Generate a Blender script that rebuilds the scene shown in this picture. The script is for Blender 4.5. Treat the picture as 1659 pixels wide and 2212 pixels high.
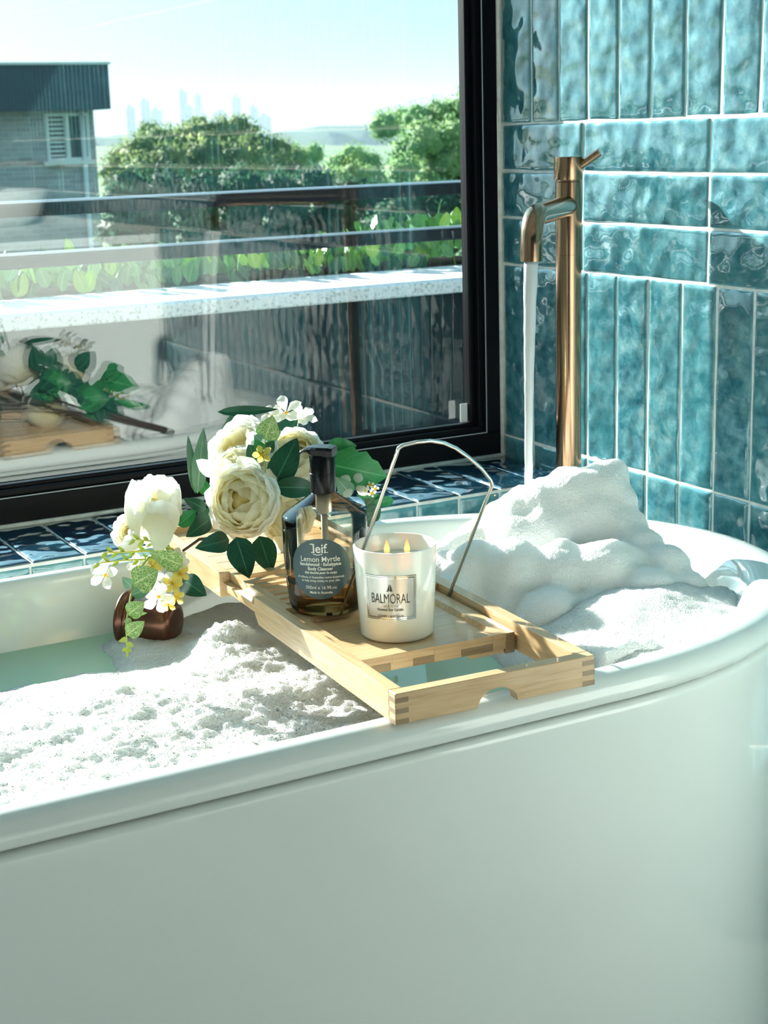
import bpy, bmesh, math, random
from mathutils import Vector, Matrix, noise
import numpy as np

for o in list(bpy.data.objects):
    bpy.data.objects.remove(o)
SC = bpy.context.scene
COL = SC.collection
EYE = 1.108                      # camera height above the bathroom floor

# ------------------------------------------------------------------ camera
RX = Vector((0.873707, -0.485614, -0.028549))     # image right
DN = Vector((-0.139548, -0.193985, -0.971028))    # image down
FW = Vector((0.466007, 0.852378, -0.237253))      # view direction
FPX = 3355.7                                      # focal length in pixels of the 1659 x 2212 frame
cam_d = bpy.data.cameras.new('camera')
cam = bpy.data.objects.new('camera', cam_d)
COL.objects.link(cam)
cam_d.sensor_fit = 'VERTICAL'
cam_d.sensor_height = 36.0
cam_d.sensor_width = 27.0
cam_d.lens = FPX / 2212 * 36.0
cam_d.clip_start = 0.02
cam_d.clip_end = 8000
cam_d.dof.use_dof = True
cam_d.dof.focus_distance = 1.72
cam_d.dof.aperture_fstop = 17.0
m = Matrix(((RX.x, -DN.x, -FW.x, 0), (RX.y, -DN.y, -FW.y, 0), (RX.z, -DN.z, -FW.z, EYE), (0, 0, 0, 1)))
cam.matrix_world = m
SC.camera = cam

def ray(x, y):
    return RX * (x - 829.5) + DN * (y - 1106.0) + FW * FPX
def PY(x, y, Y):                 # photo pixel -> place at distance Y towards the window
    d = ray(x, y); p = d * (Y / d.y)
    return Vector((p.x, p.y, p.z + EYE))
def PZ(x, y, z):                 # photo pixel -> place at height z
    d = ray(x, y); p = d * ((z - EYE) / d.z)
    return Vector((p.x, p.y, p.z + EYE))
def pxm(p):                      # metres per pixel at a place
    return (Vector(p) - Vector((0, 0, EYE))).dot(FW) / FPX

# ------------------------------------------------------------------ sky, sun, exposure
world = bpy.data.worlds.new('sky')
SC.world = world
world.use_nodes = True
nt = world.node_tree
nt.nodes.clear()
wo = nt.nodes.new('ShaderNodeOutputWorld')
bg = nt.nodes.new('ShaderNodeBackground')
tc = nt.nodes.new('ShaderNodeTexCoord')
sx = nt.nodes.new('ShaderNodeSeparateXYZ')
cr = nt.nodes.new('ShaderNodeValToRGB')
cr.color_ramp.elements[0].position = 0.0
cr.color_ramp.elements[0].color = (0.55, 0.82, 0.89, 1)
cr.color_ramp.elements[1].position = 1.0
cr.color_ramp.elements[1].color = (0.30, 0.62, 0.90, 1)
e = cr.color_ramp.elements.new(0.25); e.color = (0.47, 0.78, 0.90, 1)
nt.links.new(tc.outputs['Generated'], sx.inputs[0])
nt.links.new(sx.outputs['Z'], cr.inputs[0])
# soft brightening of the sky around the sun
dt = nt.nodes.new('ShaderNodeVectorMath'); dt.operation = 'DOT_PRODUCT'
nrm_ = nt.nodes.new('ShaderNodeVectorMath'); nrm_.operation = 'NORMALIZE'
nt.links.new(tc.outputs['Generated'], nrm_.inputs[0]); nt.links.new(nrm_.outputs[0], dt.inputs[0])
pw_ = nt.nodes.new('ShaderNodeMath'); pw_.operation = 'POWER'; mx_ = nt.nodes.new('ShaderNodeMath'); mx_.operation = 'MAXIMUM'; mx_.inputs[1].default_value = 0.0
nt.links.new(dt.outputs['Value'], mx_.inputs[0]); nt.links.new(mx_.outputs[0], pw_.inputs[0]); pw_.inputs[1].default_value = 9.0
ma_ = nt.nodes.new('ShaderNodeMath'); ma_.operation = 'MULTIPLY_ADD'; ma_.inputs[1].default_value = 3.5; ma_.inputs[2].default_value = 0.80
nt.links.new(pw_.outputs[0], ma_.inputs[0]); nt.links.new(ma_.outputs[0], bg.inputs[1])
nt.links.new(cr.outputs[0], bg.inputs[0])
nt.links.new(bg.outputs[0], wo.inputs[0])

SUN_H = Vector((0.245, -0.970, 0)).normalized()
SUN_E = math.radians(20.0)
sd = Vector((SUN_H.x * math.cos(SUN_E), SUN_H.y * math.cos(SUN_E), -math.sin(SUN_E)))
dt.inputs[1].default_value = -sd
sl = bpy.data.lights.new('sun', 'SUN')
sl.energy = 16.5
sl.angle = math.radians(0.6)
sl.color = (1.0, 0.965, 0.90)
sun = bpy.data.objects.new('sun', sl)
COL.objects.link(sun)
sun.rotation_euler = sd.to_track_quat('-Z', 'Y').to_euler()

SC.view_settings.view_transform = 'Standard'
SC.view_settings.look = 'None'
SC.view_settings.gamma = 1.0
SC.view_settings.use_curve_mapping = False
SC.view_settings.exposure = 0.42
SC.cycles.max_bounces = 10
SC.cycles.transparent_max_bounces = 16
SC.cycles.caustics_reflective = False
SC.cycles.caustics_refractive = False
SC.cycles.sample_clamp_indirect = 8.0
SC.cycles.blur_glossy = 0.5

# ------------------------------------------------------------------ helpers
rnd = random.Random(7)
def tag(o, label=None, cat=None, group=None, kind=None):
    if label: o['label'] = label
    if cat: o['category'] = cat
    if group: o['group'] = group
    if kind: o['kind'] = kind
    return o
def link(o, parent=None):
    COL.objects.link(o)
    if parent: o.parent = parent
    return o
def empty(name, loc=(0, 0, 0), parent=None):
    o = bpy.data.objects.new(name, None)
    o.empty_display_size = 0.02
    o.location = loc
    return link(o, parent)
def mesh(name, verts, faces, mat=None, smooth=True, uvs=None):
    me = bpy.data.meshes.new(name)
    me.from_pydata([tuple(v) for v in verts], [], faces)
    if smooth:
        me.polygons.foreach_set('use_smooth', [True] * len(me.polygons))
    if uvs is not None:
        ul = me.uv_layers.new(name='uv')
        for lp in me.loops:
            ul.data[lp.index].uv = uvs[lp.vertex_index]
    if mat: me.materials.append(mat)
    me.update()
    return me
def obj(name, me, parent=None, loc=None, world_verts=True):
    """links a mesh; verts are given in world space, moved into the parent's frame"""
    o = bpy.data.objects.new(name, me)
    if parent is not None and world_verts:
        pm = Matrix.Translation(parent_world(parent))
        me.transform(pm.inverted())
    if loc is not None: o.location = loc
    return link(o, parent)
def parent_world(p):
    v = Vector((0, 0, 0))
    while p is not None:
        v += p.location; p = p.parent
    return v
class MB:
    def __init__(s): s.v = []; s.f = []
    def add(s, v, f):
        n = len(s.v); s.v += [Vector(a) for a in v]; s.f += [[i + n for i in q] for q in f]; return s
    def box(s, a, b, M=None):
        x0, y0, z0 = a; x1, y1, z1 = b
        v = [Vector(q) for q in ((x0,y0,z0),(x1,y0,z0),(x1,y1,z0),(x0,y1,z0),(x0,y0,z1),(x1,y0,z1),(x1,y1,z1),(x0,y1,z1))]
        if M: v = [M @ q for q in v]
        return s.add(v, [[0,3,2,1],[4,5,6,7],[0,1,5,4],[1,2,6,5],[2,3,7,6],[3,0,4,7]])
    def lathe(s, prof, n=48, M=None, cap0=False, cap1=False):
        base = len(s.v)
        for r, z in prof:
            for i in range(n):
                a = 2*math.pi*i/n
                p = Vector((r*math.cos(a), r*math.sin(a), z))
                s.v.append(M @ p if M else p)
        for k in range(len(prof)-1):
            for i in range(n):
                j = (i+1) % n
                s.f.append([base+k*n+i, base+k*n+j, base+(k+1)*n+j, base+(k+1)*n+i])
        if cap0: s.f.append([base+i for i in range(n)][::-1])
        if cap1: s.f.append([base+(len(prof)-1)*n+i for i in range(n)])
        return s
    def tube(s, pts, rad, n=12, caps=True):
        pts = [Vector(p) for p in pts]
        if not hasattr(rad, '__len__'): rad = [rad]*len(pts)
        base = len(s.v); up = None
        for k, p in enumerate(pts):
            t = (pts[min(k+1, len(pts)-1)] - pts[max(k-1, 0)]).normalized()
            if up is None:
                up = Vector((0,0,1)) if abs(t.z) < .9 else Vector((1,0,0))
            up = (up - t*up.dot(t)).normalized(); sd_ = t.cross(up)
            for i in range(n):
                a = 2*math.pi*i/n
                s.v.append(p + (up*math.cos(a) + sd_*math.sin(a))*rad[k])
        for k in range(len(pts)-1):
            for i in range(n):
                j = (i+1) % n
                s.f.append([base+k*n+i, base+k*n+j, base+(k+1)*n+j, base+(k+1)*n+i])
        if caps:
            s.f.append([base+i for i in range(n)][::-1])
            s.f.append([base+(len(pts)-1)*n+i for i in range(n)])
        return s
    def build(s, name, mat, parent=None, smooth=False, bevel=0.0, seg=2, autosmooth=None):
        me = mesh(name, s.v, s.f, mat, smooth)
        o = obj(name, me, parent)
        bm = bmesh.new(); bm.from_mesh(me); bmesh.ops.recalc_face_normals(bm, faces=bm.faces); bm.to_mesh(me); bm.free()
        if bevel:
            b = o.modifiers.new('bevel', 'BEVEL'); b.width = bevel; b.segments = seg; b.limit_method = 'ANGLE'; b.angle_limit = math.radians(40)
        if autosmooth:
            me.polygons.foreach_set('use_smooth', [True]*len(me.polygons))
            bm = bmesh.new(); bm.from_mesh(me)
            for ed in bm.edges:
                if len(ed.link_faces) == 2 and ed.calc_face_angle(0) > math.radians(autosmooth): ed.smooth = False
            bm.to_mesh(me); bm.free()
        return o

# ------------------------------------------------------------------ materials
def mat(name, col=(.8,.8,.8), rough=.5, metal=0.0, **kw):
    mt = bpy.data.materials.new(name); mt.use_nodes = True
    b = mt.node_tree.nodes['Principled BSDF']
    b.inputs['Base Color'].default_value = (*col, 1)
    b.inputs['Roughness'].default_value = rough
    b.inputs['Metallic'].default_value = metal
    for k, v in kw.items():
        b.inputs[k].default_value = v
    return mt
def N(mt, t): return mt.node_tree.nodes.new(t)
def L(mt, a, b): mt.node_tree.links.new(a, b)
def P(mt): return mt.node_tree.nodes['Principled BSDF']
def ramp(mt, fac, stops):
    r = N(mt, 'ShaderNodeValToRGB')
    els = r.color_ramp.elements
    els[0].position, els[0].color = stops[0][0], (*stops[0][1], 1)
    els[1].position, els[1].color = stops[-1][0], (*stops[-1][1], 1)
    for p, c in stops[1:-1]:
        e = els.new(p); e.color = (*c, 1)
    L(mt, fac, r.inputs[0]); return r.outputs[0]
def coords(mt, kind='Object', scale=(1,1,1), rot=(0,0,0)):
    t = N(mt, 'ShaderNodeTexCoord'); mp = N(mt, 'ShaderNodeMapping')
    mp.inputs['Scale'].default_value = scale; mp.inputs['Rotation'].default_value = rot
    L(mt, t.outputs[kind], mp.inputs[0]); return mp.outputs[0]
def noise_n(mt, vec, scale, detail=4, rough=.55, dist=0):
    n = N(mt, 'ShaderNodeTexNoise'); n.inputs['Scale'].default_value = scale; n.inputs['Detail'].default_value = detail
    n.inputs['Roughness'].default_value = rough; n.inputs['Distortion'].default_value = dist
    L(mt, vec, n.inputs['Vector']); return n.outputs['Fac']
def bump(mt, h, strength=.3, dist=.001, prev=None):
    b = N(mt, 'ShaderNodeBump'); b.inputs['Strength'].default_value = strength; b.inputs['Distance'].default_value = dist
    L(mt, h, b.inputs['Height'])
    if prev: L(mt, prev, b.inputs['Normal'])
    return b.outputs[0]
def mixc(mt, fac, a, b, mode='MIX'):
    m_ = N(mt, 'ShaderNodeMix'); m_.data_type = 'RGBA'; m_.blend_type = mode
    for s_, v in ((m_.inputs[0], fac), (m_.inputs[6], a), (m_.inputs[7], b)):
        if hasattr(v, 'links') or hasattr(v, 'is_linked'): L(mt, v, s_)
        elif hasattr(v, '__len__'): s_.default_value = (*v, 1)
        else: s_.default_value = v
    return m_.outputs[2]
def mathn(mt, op, a, b=None):
    n = N(mt, 'ShaderNodeMath'); n.operation = op
    for i, v in enumerate((a, b)):
        if v is None: continue
        if hasattr(v, 'is_linked'): L(mt, v, n.inputs[i])
        else: n.inputs[i].default_value = v
    return n.outputs[0]

M = {}
# glazed handmade tile: mottled teal glaze, thinner and paler towards the arrises (uv), wavy gloss
t = mat('teal_glazed_tile', rough=.11, **{'Coat Weight': .8, 'Coat Roughness': .03, 'IOR': 1.65})
uvn = coords(t, 'UV'); oi = N(t, 'ShaderNodeObjectInfo')
gv = N(t, 'ShaderNodeVectorMath'); gv.operation = 'ADD'
cmb = N(t, 'ShaderNodeCombineXYZ'); L(t, mathn(t, 'MULTIPLY', oi.outputs['Random'], 37.0), cmb.inputs[0]); L(t, mathn(t, 'MULTIPLY', oi.outputs['Random'], 11.0), cmb.inputs[1])
L(t, coords(t, 'Object'), gv.inputs[0]); L(t, cmb.outputs[0], gv.inputs[1])
n1 = noise_n(t, gv.outputs[0], 30, 7, .66, .25)
c1 = ramp(t, n1, [(.30, (.008,.075,.110)), (.44, (.040,.165,.205)), (.56, (.100,.260,.300)), (.70, (.220,.400,.425))])
sxy = N(t, 'ShaderNodeSeparateXYZ'); L(t, uvn, sxy.inputs[0])
def edge(s_):
    return mathn(t, 'ABSOLUTE', mathn(t, 'SUBTRACT', s_, .5))
ex = mathn(t, 'POWER', mathn(t, 'MULTIPLY', edge(sxy.outputs[0]), 2.0), 14.0)
ey = mathn(t, 'POWER', mathn(t, 'MULTIPLY', edge(sxy.outputs[1]), 2.0), 30.0)
em = mathn(t, 'MULTIPLY', mathn(t, 'MAXIMUM', ex, ey), .55)
c2 = mixc(t, em, c1, (.22,.54,.60))
hue = mixc(t, mathn(t, 'MULTIPLY', oi.outputs['Random'], .35), c2, (.06,.24,.26))
L(t, hue, P(t).inputs['Base Color'])
b1 = bump(t, noise_n(t, gv.outputs[0], 20, 1, .5), 1.0, .0085)
b2 = bump(t, noise_n(t, gv.outputs[0], 75, 2, .5), .35, .0008, b1)
L(t, b2, P(t).inputs['Normal']); L(t, b2, P(t).inputs['Coat Normal'])
M['tile'] = t
# ledge tiles: a darker, navy copy of the glaze, shade put into its colour
t2 = t.copy(); t2.name = 'shade_darkened_tile'
for n_ in t2.node_tree.nodes:
    if n_.type == 'VALTORGB':
        for el, c in zip(n_.color_ramp.elements, [(.002,.012,.034), (.003,.020,.050), (.005,.034,.070), (.012,.058,.090)]): el.color = (*c, 1)
    if n_.type == 'MIX' and not n_.inputs[7].is_linked: n_.inputs[7].default_value = (.02,.10,.14,1)
M['dimmed'] = t2
g = mat('pale_grout', (.80,.80,.77), .85); L(g, ramp(g, noise_n(g, coords(g), 60, 3), [(.3, (.66,.67,.64)), (.7, (.86,.86,.83))]), P(g).inputs['Base Color']); M['grout'] = g
M['black'] = mat('black_powder_coat', (.005,.006,.008), .36, **{'Specular IOR Level': .10}); L(M['black'], bump(M['black'], noise_n(M['black'], coords(M['black']), 900, 2), .12, .0003), P(M['black']).inputs['Normal'])
M['paint'] = mat('white_wall_paint', (.80,.81,.79), .7)
M['grey'] = mat('charcoal_wall_paint', (.15,.155,.155), .7)
M['ceil'] = mat('white_ceiling_paint', (.88,.88,.87), .8)
M['floor'] = mat('grey_floor_tile', (.45,.46,.45), .35); L(M['floor'], ramp(M['floor'], noise_n(M['floor'], coords(M['floor']), 4, 5), [(.3, (.66,.67,.66)), (.7, (.78,.79,.77))]), P(M['floor']).inputs['Base Color'])
tb = mat('white_acrylic', (.84,.86,.84), .09, **{'Coat Weight': .5, 'Coat Roughness': .04}); M['tub'] = tb
L(tb, ramp(tb, noise_n(tb, coords(tb), 2.5, 2), [(.3, (.77,.815,.775)), (.7, (.82,.85,.815))]), P(tb).inputs['Base Color'])
br = mat('brushed_bronze', (.50,.30,.19), .17, 1.0, Anisotropic=.5)
L(br, ramp(br, noise_n(br, coords(br, 'Object', (60,60,1.5)), 6, 3), [(.3, (.33,.20,.125)), (.7, (.47,.30,.19))]), P(br).inputs['Base Color']); M['bronze'] = br
M['cup'] = mat('dark_copper', (.16,.075,.05), .28, .9)
M['chrome'] = mat('bright_wire', (.92,.90,.87), .12, 1.0)
# bamboo: long fibres along local Y, nodes across
def bamboo(name, axis, dark=1.0):
    b = mat(name, rough=.34, **{'Coat Weight': .15})
    sc = (330, 7, 330) if axis == 'y' else (7, 330, 330)
    f = noise_n(b, coords(b, 'Object', sc), 1.0, 5, .6)
    w = noise_n(b, coords(b, 'Object', (9,9,9) if axis=='y' else (9,9,9)), 1.0, 2)
    base = ramp(b, f, [(.25, (.44*dark,.265*dark,.12*dark)), (.48, (.66*dark,.45*dark,.245*dark)), (.75, (.76*dark,.55*dark,.325*dark))])
    L(b, mixc(b, mathn(b, 'MULTIPLY', w, .35), base, (.52*dark,.31*dark,.14*dark)), P(b).inputs['Base Color'])
    L(b, bump(b, f, .08, .0005), P(b).inputs['Normal'])
    return b
M['bam_y'] = bamboo('bamboo_lengthwise', 'y'); M['bam_x'] = bamboo('bamboo_crosswise', 'x'); M['bam_end'] = bamboo('bamboo_end_grain', 'x', .50)
fm = mat('soap_foam', (.88,.90,.88), .6, **{'Subsurface Weight': .45, 'Subsurface Scale': .03})
fm_c = coords(fm)
vor = N(fm, 'ShaderNodeTexVoronoi'); vor.inputs['Scale'].default_value = 420; L(fm, fm_c, vor.inputs['Vector'])
vor2 = N(fm, 'ShaderNodeTexVoronoi'); vor2.inputs['Scale'].default_value = 900; L(fm, fm_c, vor2.inputs['Vector'])
fb = bump(fm, vor.outputs['Distance'], .7, .0022); fb = bump(fm, vor2.outputs['Distance'], .5, .001, fb)
L(fm, fb, P(fm).inputs['Normal'])
P(fm).inputs['Subsurface Radius'].default_value = (1.0, 1.0, .9)
M['foam'] = fm
fm2 = fm.copy(); fm2.name = 'grainy_soap_foam'; M['foam2'] = fm2
P(fm2).inputs['Subsurface Weight'].default_value = .60; P(fm2).inputs['Base Color'].default_value = (.90,.92,.90,1)
for n_ in fm2.node_tree.nodes:
    if n_.type == 'BUMP': n_.inputs['Strength'].default_value = 1.0; n_.inputs['Distance'].default_value *= 1.8
    if n_.type == 'TEX_VORONOI': n_.inputs['Scale'].default_value *= .8
wt = mat('milky_green_bath_water', (.42,.66,.52), .04, **{'Subsurface Weight': .3, 'Subsurface Scale': .05})
L(wt, bump(wt, noise_n(wt, coords(wt), 14, 2), .12, .004), P(wt).inputs['Normal']); M['water'] = wt
# ================================================================== the room
XW = 1.4486          # face of the tiled wall
YF = 2.214           # face of the window frame
YL = 2.000           # front of the tiled ledge
ZL = EYE - .5484     # top of the ledge
ZC = 2.45            # ceiling
PIT = .0754          # tile pitch
GR = .0036           # joint width
TH = .0028           # tile thickness over the grout

_tc = {}
def tile_mesh(w, h, var, m_):
    key = (round(w,4), round(h,4), var, m_.name)
    if key in _tc: return _tc[key]
    r = random.Random(hash(key[:3]) & 0xffff)
    def axis(l, n):
        e = .0022/l
        return [0, e, 3.2*e] + [3.2*e + (1-6.4*e)*k/n for k in range(1, n)] + [1-3.2*e, 1-e, 1]
    ua, va = axis(w, 3), axis(h, max(4, min(9, int(h/.03))))
    nx, ny = len(ua)-1, len(va)-1
    off = Vector((r.uniform(0,50), r.uniform(0,50), r.uniform(0,50)))
    v = []; f = []; uv = []
    for j in range(ny+1):
        for i in range(nx+1):
            a, b = ua[i], va[j]
            x, y = (a-.5)*w, (b-.5)*h
            ed = min(min(a,1-a)*w, min(b,1-b)*h)
            wob = noise.noise(Vector((x*28, y*28, 0)) + off)*.0011
            if i in (0,nx): x += wob
            if j in (0,ny): y += wob
            z = TH + noise.noise(Vector((x*18, y*14, 3)) + off)*.0008
            if ed < 1e-6: z -= .0018
            elif ed < .0025: z -= .0005
            v.append((x, y, z)); uv.append((a, b))
    W = nx+1
    for j in range(ny):
        for i in range(nx):
            q = j*W+i; f.append([q, q+1, q+W+1, q+W])
    ring = [i for i in range(nx)] + [nx+j*W for j in range(ny)] + [ny*W+nx-i for i in range(nx)] + [(ny-j)*W for j in range(ny)]
    n0 = len(v)
    for q in ring:
        v.append((v[q][0], v[q][1], 0.0)); uv.append(uv[q])
    k = len(ring)
    for i in range(k):
        j = (i+1) % k
        f.append([ring[j], ring[i], n0+i, n0+j])
    me = mesh('tile', v, f, m_, True, uv)
    _tc[key] = me
    return me
def put_tile(w, h, c, ax, ay, az, parent, m_=None):
    me = tile_mesh(w, h, rnd.randrange(5), m_ or M['tile'])
    o = bpy.data.objects.new('tile', me)
    tx, ty = rnd.uniform(-.008,.008), rnd.uniform(-.008,.008)
    R_ = Matrix((ax, ay, az)).transposed().to_4x4()
    o.matrix_local = Matrix.Translation(Vector(c) - parent_world(parent)) @ R_ @ Matrix.Rotation(tx,4,'X') @ Matrix.Rotation(ty,4,'Y')
    return link(o, parent)

# --- tiled wall on the right
wr = MB().box((XW+TH-.001, -1.6, 0), (XW+.12, YF+.060, ZC)).build('wall_right', M['grout']); tag(wr, 'tiled bathroom wall of teal glazed tiles behind the tap', 'wall', kind='structure')
AX, AY, AZ = Vector((0,-1,0)), Vector((0,0,1)), Vector((-1,0,0))
zl = [EYE+q for q in (.0076, -.0680, -.1431, -.2194, -.5126)]
rows = []                       # (z0, z1, vertical?)
rows += [(zl[4]-.2932, zl[4], True), (max(0,zl[4]-.2932-.2932), zl[4]-.2932, True)]
rows += [(zl[4], zl[3], True), (zl[3], zl[2], False), (zl[2], zl[1], False), (zl[1], zl[0], False), (zl[0], zl[0]+.2932, True)]
z_ = zl[0]+.2932
for _ in range(3): rows.append((z_, z_+.0754, False)); z_ += .0754
rows.append((z_, z_+.2932, True)); z_ += .2932
rows.append((z_, min(ZC, z_+.2932), True))
YT = YF - .004                  # tiles start at the frame
YV = .70                        # below the worktop the tiles stop at the vanity
for z0, z1, vert in rows:
    YE = YV if z0 < .85 else -1.55
    if vert:
        ys = [YT]; y = 2.1225
        while y > YE: ys.append(y); y -= PIT*.9995
    else:
        ys = [YT]; y = 1.984
        while y > YE: ys.append(y); y -= .2932
    ys.append(YE)
    for a, b in zip(ys[:-1], ys[1:]):
        w_, h_ = a-b-GR, z1-z0-GR
        if w_ < .012 or h_ < .012: continue
        c = (XW+TH, (a+b)/2, (z0+z1)/2)
        if vert: put_tile(round(w_,3), round(h_,3), c, AX, AY, AZ, wr)
        else: put_tile(round(h_,3), round(w_,3), c, AY, -AX, AZ, wr)
for ch in wr.children:          # tile backs sit on the grout, faces stand at XW
    pass

# --- tiled ledge under the window
ld = MB().box((-1.7, YL+TH, 0), (XW+TH-.002, YF+.02, ZL-TH)).build('trim_1', M['grout']); tag(ld, 'tiled window ledge with shade put into its navy tiles behind the bathtub', 'ledge', kind='structure')
x = 1.2305 + 3*PIT
xs = []
while x > -1.6: xs.append(x); x -= PIT
for k in range(len(xs)-1):
    a, b = min(xs[k], XW-.001), xs[k+1]
    if a-b < .02 or b < -.35: continue
    put_tile(round(a-b-GR,3), round(YF-.006-YL-.004,3), ((a+b)/2, (YF-.006+YL+.002)/2, ZL-TH), Vector((1,0,0)), Vector((0,1,0)), Vector((0,0,1)), ld, M['dimmed'])
    put_tile(round(a-b-GR,3), .288, ((a+b)/2-.003, YL+TH, ZL-.0055-.146), Vector((1,0,0)), Vector((0,0,1)), Vector((0,-1,0)), ld, M['tile'])
ca = MB().tube([(-1.7,YF-.001,ZL+.0005),(-.3,YF-.001,ZL),(.35,YF-.0015,ZL+.001),(.9,YF-.001,ZL),(XW-.001,YF-.001,ZL)], .0042, 8)
ca.tube([(XW-.001,YF-.001,ZL),(XW-.001,YF-.001,1.3),(XW-.001,YF-.001,1.9),(XW-.001,YF-.001,ZC-.02)], .0042, 8).build('sealant_bead', M['grout'], ld, smooth=True)

# --- other walls, floor, ceiling
WL, WT = -1.15, 2.22            # window opening: left edge, top
ww = MB().box((-1.7, YF+.02, 0), (XW+.12, YF+.15, ZL-.004)).box((-1.7, YF, WT), (XW+TH, YF+.15, ZC)).box((-1.7, YF, ZL), (WL, YF+.15, WT)).build('wall_window', M['paint'])
tag(ww, 'white painted wall around the big window', 'wall', kind='structure')
for nm, a, b, mt, lab in (
    ('wall_left', (-1.82,-1.72,0), (-1.7,YF+.15,ZC), M['paint'], 'white painted side wall opposite the tiles'),
    ('wall_back', (-1.82,-1.72,0), (XW+.12,-1.6,ZC), M['grey'], 'charcoal painted wall behind the camera'),
    ('floor', (-1.82,-1.72,-.1), (XW+.12,YF+.15,0), M['floor'], 'pale grey bathroom floor'),
    ('ceiling', (-1.82,-1.72,ZC), (XW+.12,YF+.15,ZC+.1), M['ceil'], 'white bathroom ceiling')):
    tag(MB().box(a, b).build(nm, mt), lab, nm.split('_')[0], kind='structure')

# --- window
win = empty('window_1', (.1, YF, ZL)); tag(win, 'large black framed bathroom window above the tiled ledge', 'window', kind='structure')
FO, ZO = 1.4190, EYE-.5062      # inner edge of outer frame
def frame(name, x0, x1, z0, z1, wd, y0, y1, wb=None):
    wb = wb or wd
    b = MB()
    b.box((x0, y0, z0), (x1, y1, z0+wb)); b.box((x0, y0, z1-wd), (x1, y1, z1))
    b.box((x0, y0, z0+wb), (x0+wd, y1, z1-wd)); b.box((x1-wd, y0, z0+wb), (x1, y1, z1-wd))
    return b
frame('f', WL, XW-.001, ZL+.001, WT, .0296, YF, YF+.062, ZO-ZL-.001).build('outer_frame', M['black'], win, bevel=.0012)
frame('f', WL+.0297, FO-.0001, ZO+.0001, WT-.0297, .010, YF+.012, YF+.061).build('glazing_rebate', M['black'], win, bevel=.001)
SX, SZ = 1.3985, EYE-.4975
frame('f', WL+.0398, FO-.0102, ZO+.0102 - .006, WT-.0398, FO-.0102-SX, YF+.024, YF+.039, .012).build('sash', M['black'], win, bevel=.002)
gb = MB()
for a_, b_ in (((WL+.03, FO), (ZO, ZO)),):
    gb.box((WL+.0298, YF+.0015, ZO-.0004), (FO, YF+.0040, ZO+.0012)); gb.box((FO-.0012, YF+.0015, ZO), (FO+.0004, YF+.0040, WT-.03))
gb.build('sunlit_edge_strip', mat('sunlit_edge_tone', (.55,.56,.58), .3), win)  # added pale strip, its colour stands for the frame's sunlit edge
gl = bpy.data.materials.new('window_glass'); gl.use_nodes = True
gt = gl.node_tree; gt.nodes.clear()
go = gt.nodes.new('ShaderNodeOutputMaterial'); gm = gt.nodes.new('ShaderNodeMixShader'); gtr = gt.nodes.new('ShaderNodeBsdfTransparent'); ggl = gt.nodes.new('ShaderNodeBsdfGlossy')
gf = gt.nodes.new('ShaderNodeFresnel'); gf.inputs[0].default_value = 1.62
gtr.inputs[0].default_value = (.955,.985,.975,1); ggl.inputs['Roughness'].default_value = 0.0
gmul = gt.nodes.new('ShaderNodeMath'); gmul.operation = 'MULTIPLY'; gmul.inputs[1].default_value = 1.5; gmul.use_clamp = True
gt.links.new(gf.outputs[0], gmul.inputs[0]); gt.links.new(gmul.outputs[0], gm.inputs[0]); gt.links.new(gtr.outputs[0], gm.inputs[1]); gt.links.new(ggl.outputs[0], gm.inputs[2]); gt.links.new(gm.outputs[0], go.inputs[0])
M['glass'] = gl
for yg in (2.250, 2.268):
    MB().add([(WL+.045, yg, ZO+.004), (SX+.004, yg, ZO+.004), (SX+.004, yg, WT-.045), (WL+.045, yg, WT-.045)], [[0,1,2,3]]).build('pane', M['glass'], win)
st = PY(1007, 891, 2.2485)
sk = MB().box((st.x-.0115, 2.2480, st.z-.016), (st.x+.0115, 2.2486, st.z+.016)).build('window_sticker', mat('sticker_paper', (.9,.9,.9), .5))
tag(sk, 'small white sticker in the lower corner of the window pane', 'sticker')

# --- vanity beside the camera, seen mirrored in the window
van = empty('vanity_cabinet', (1.22, .05, 0)); tag(van, 'white bathroom vanity cabinet mirrored in the window', 'cabinet')
M['lacquer'] = mat('white_lacquer', (.72,.74,.72), .35)
MB().box((1.0,-.62,.06),(XW+TH-.003,.690,.85)).build('body', M['lacquer'], van, bevel=.002)
MB().box((.985,-.64,.85),(XW+TH-.003,.700,.873)).build('worktop', M['lacquer'], van, bevel=.003)
for i in range(3):
    dr = MB().box((.985,-.60+i*.43,.10),(.9995,-.60+i*.43+.42,.83)).build('door', M['lacquer'], van, bevel=.002)
    MB().tube([(.972,-.60+i*.43+.39,.6),(.972,-.60+i*.43+.39,.76)], .005, 8).box((.972,-.60+i*.43+.386,.61),(.986,-.60+i*.43+.394,.617)).box((.972,-.60+i*.43+.386,.74),(.986,-.60+i*.43+.394,.747)).build('handle', M['bronze'], dr, smooth=True)
bs = empty('basin', (1.21,-.10,.873)); tag(bs, 'white vessel basin standing on the vanity, mirrored in the window', 'basin')
MB().lathe([(.12,.0),(.17,.03),(.19,.09),(.192,.102),(.186,.104),(.178,.095),(.15,.03),(.06,.015),(.0,.014)], 40, Matrix.Translation((1.21,-.10,.873)), cap0=True).build('bowl', M['lacquer'], bs, smooth=True)
MB().lathe([(.022,.0),(.022,.004),(.0,.005)], 20, Matrix.Translation((1.21,-.10,.888))).build('waste', M['bronze'], bs, smooth=True)
sp = empty('basin_spout', (XW,-.0727,EYE-.055)); tag(sp, 'bronze wall mounted basin spout mirrored in the window', 'spout')
z_ = EYE-.055
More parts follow.
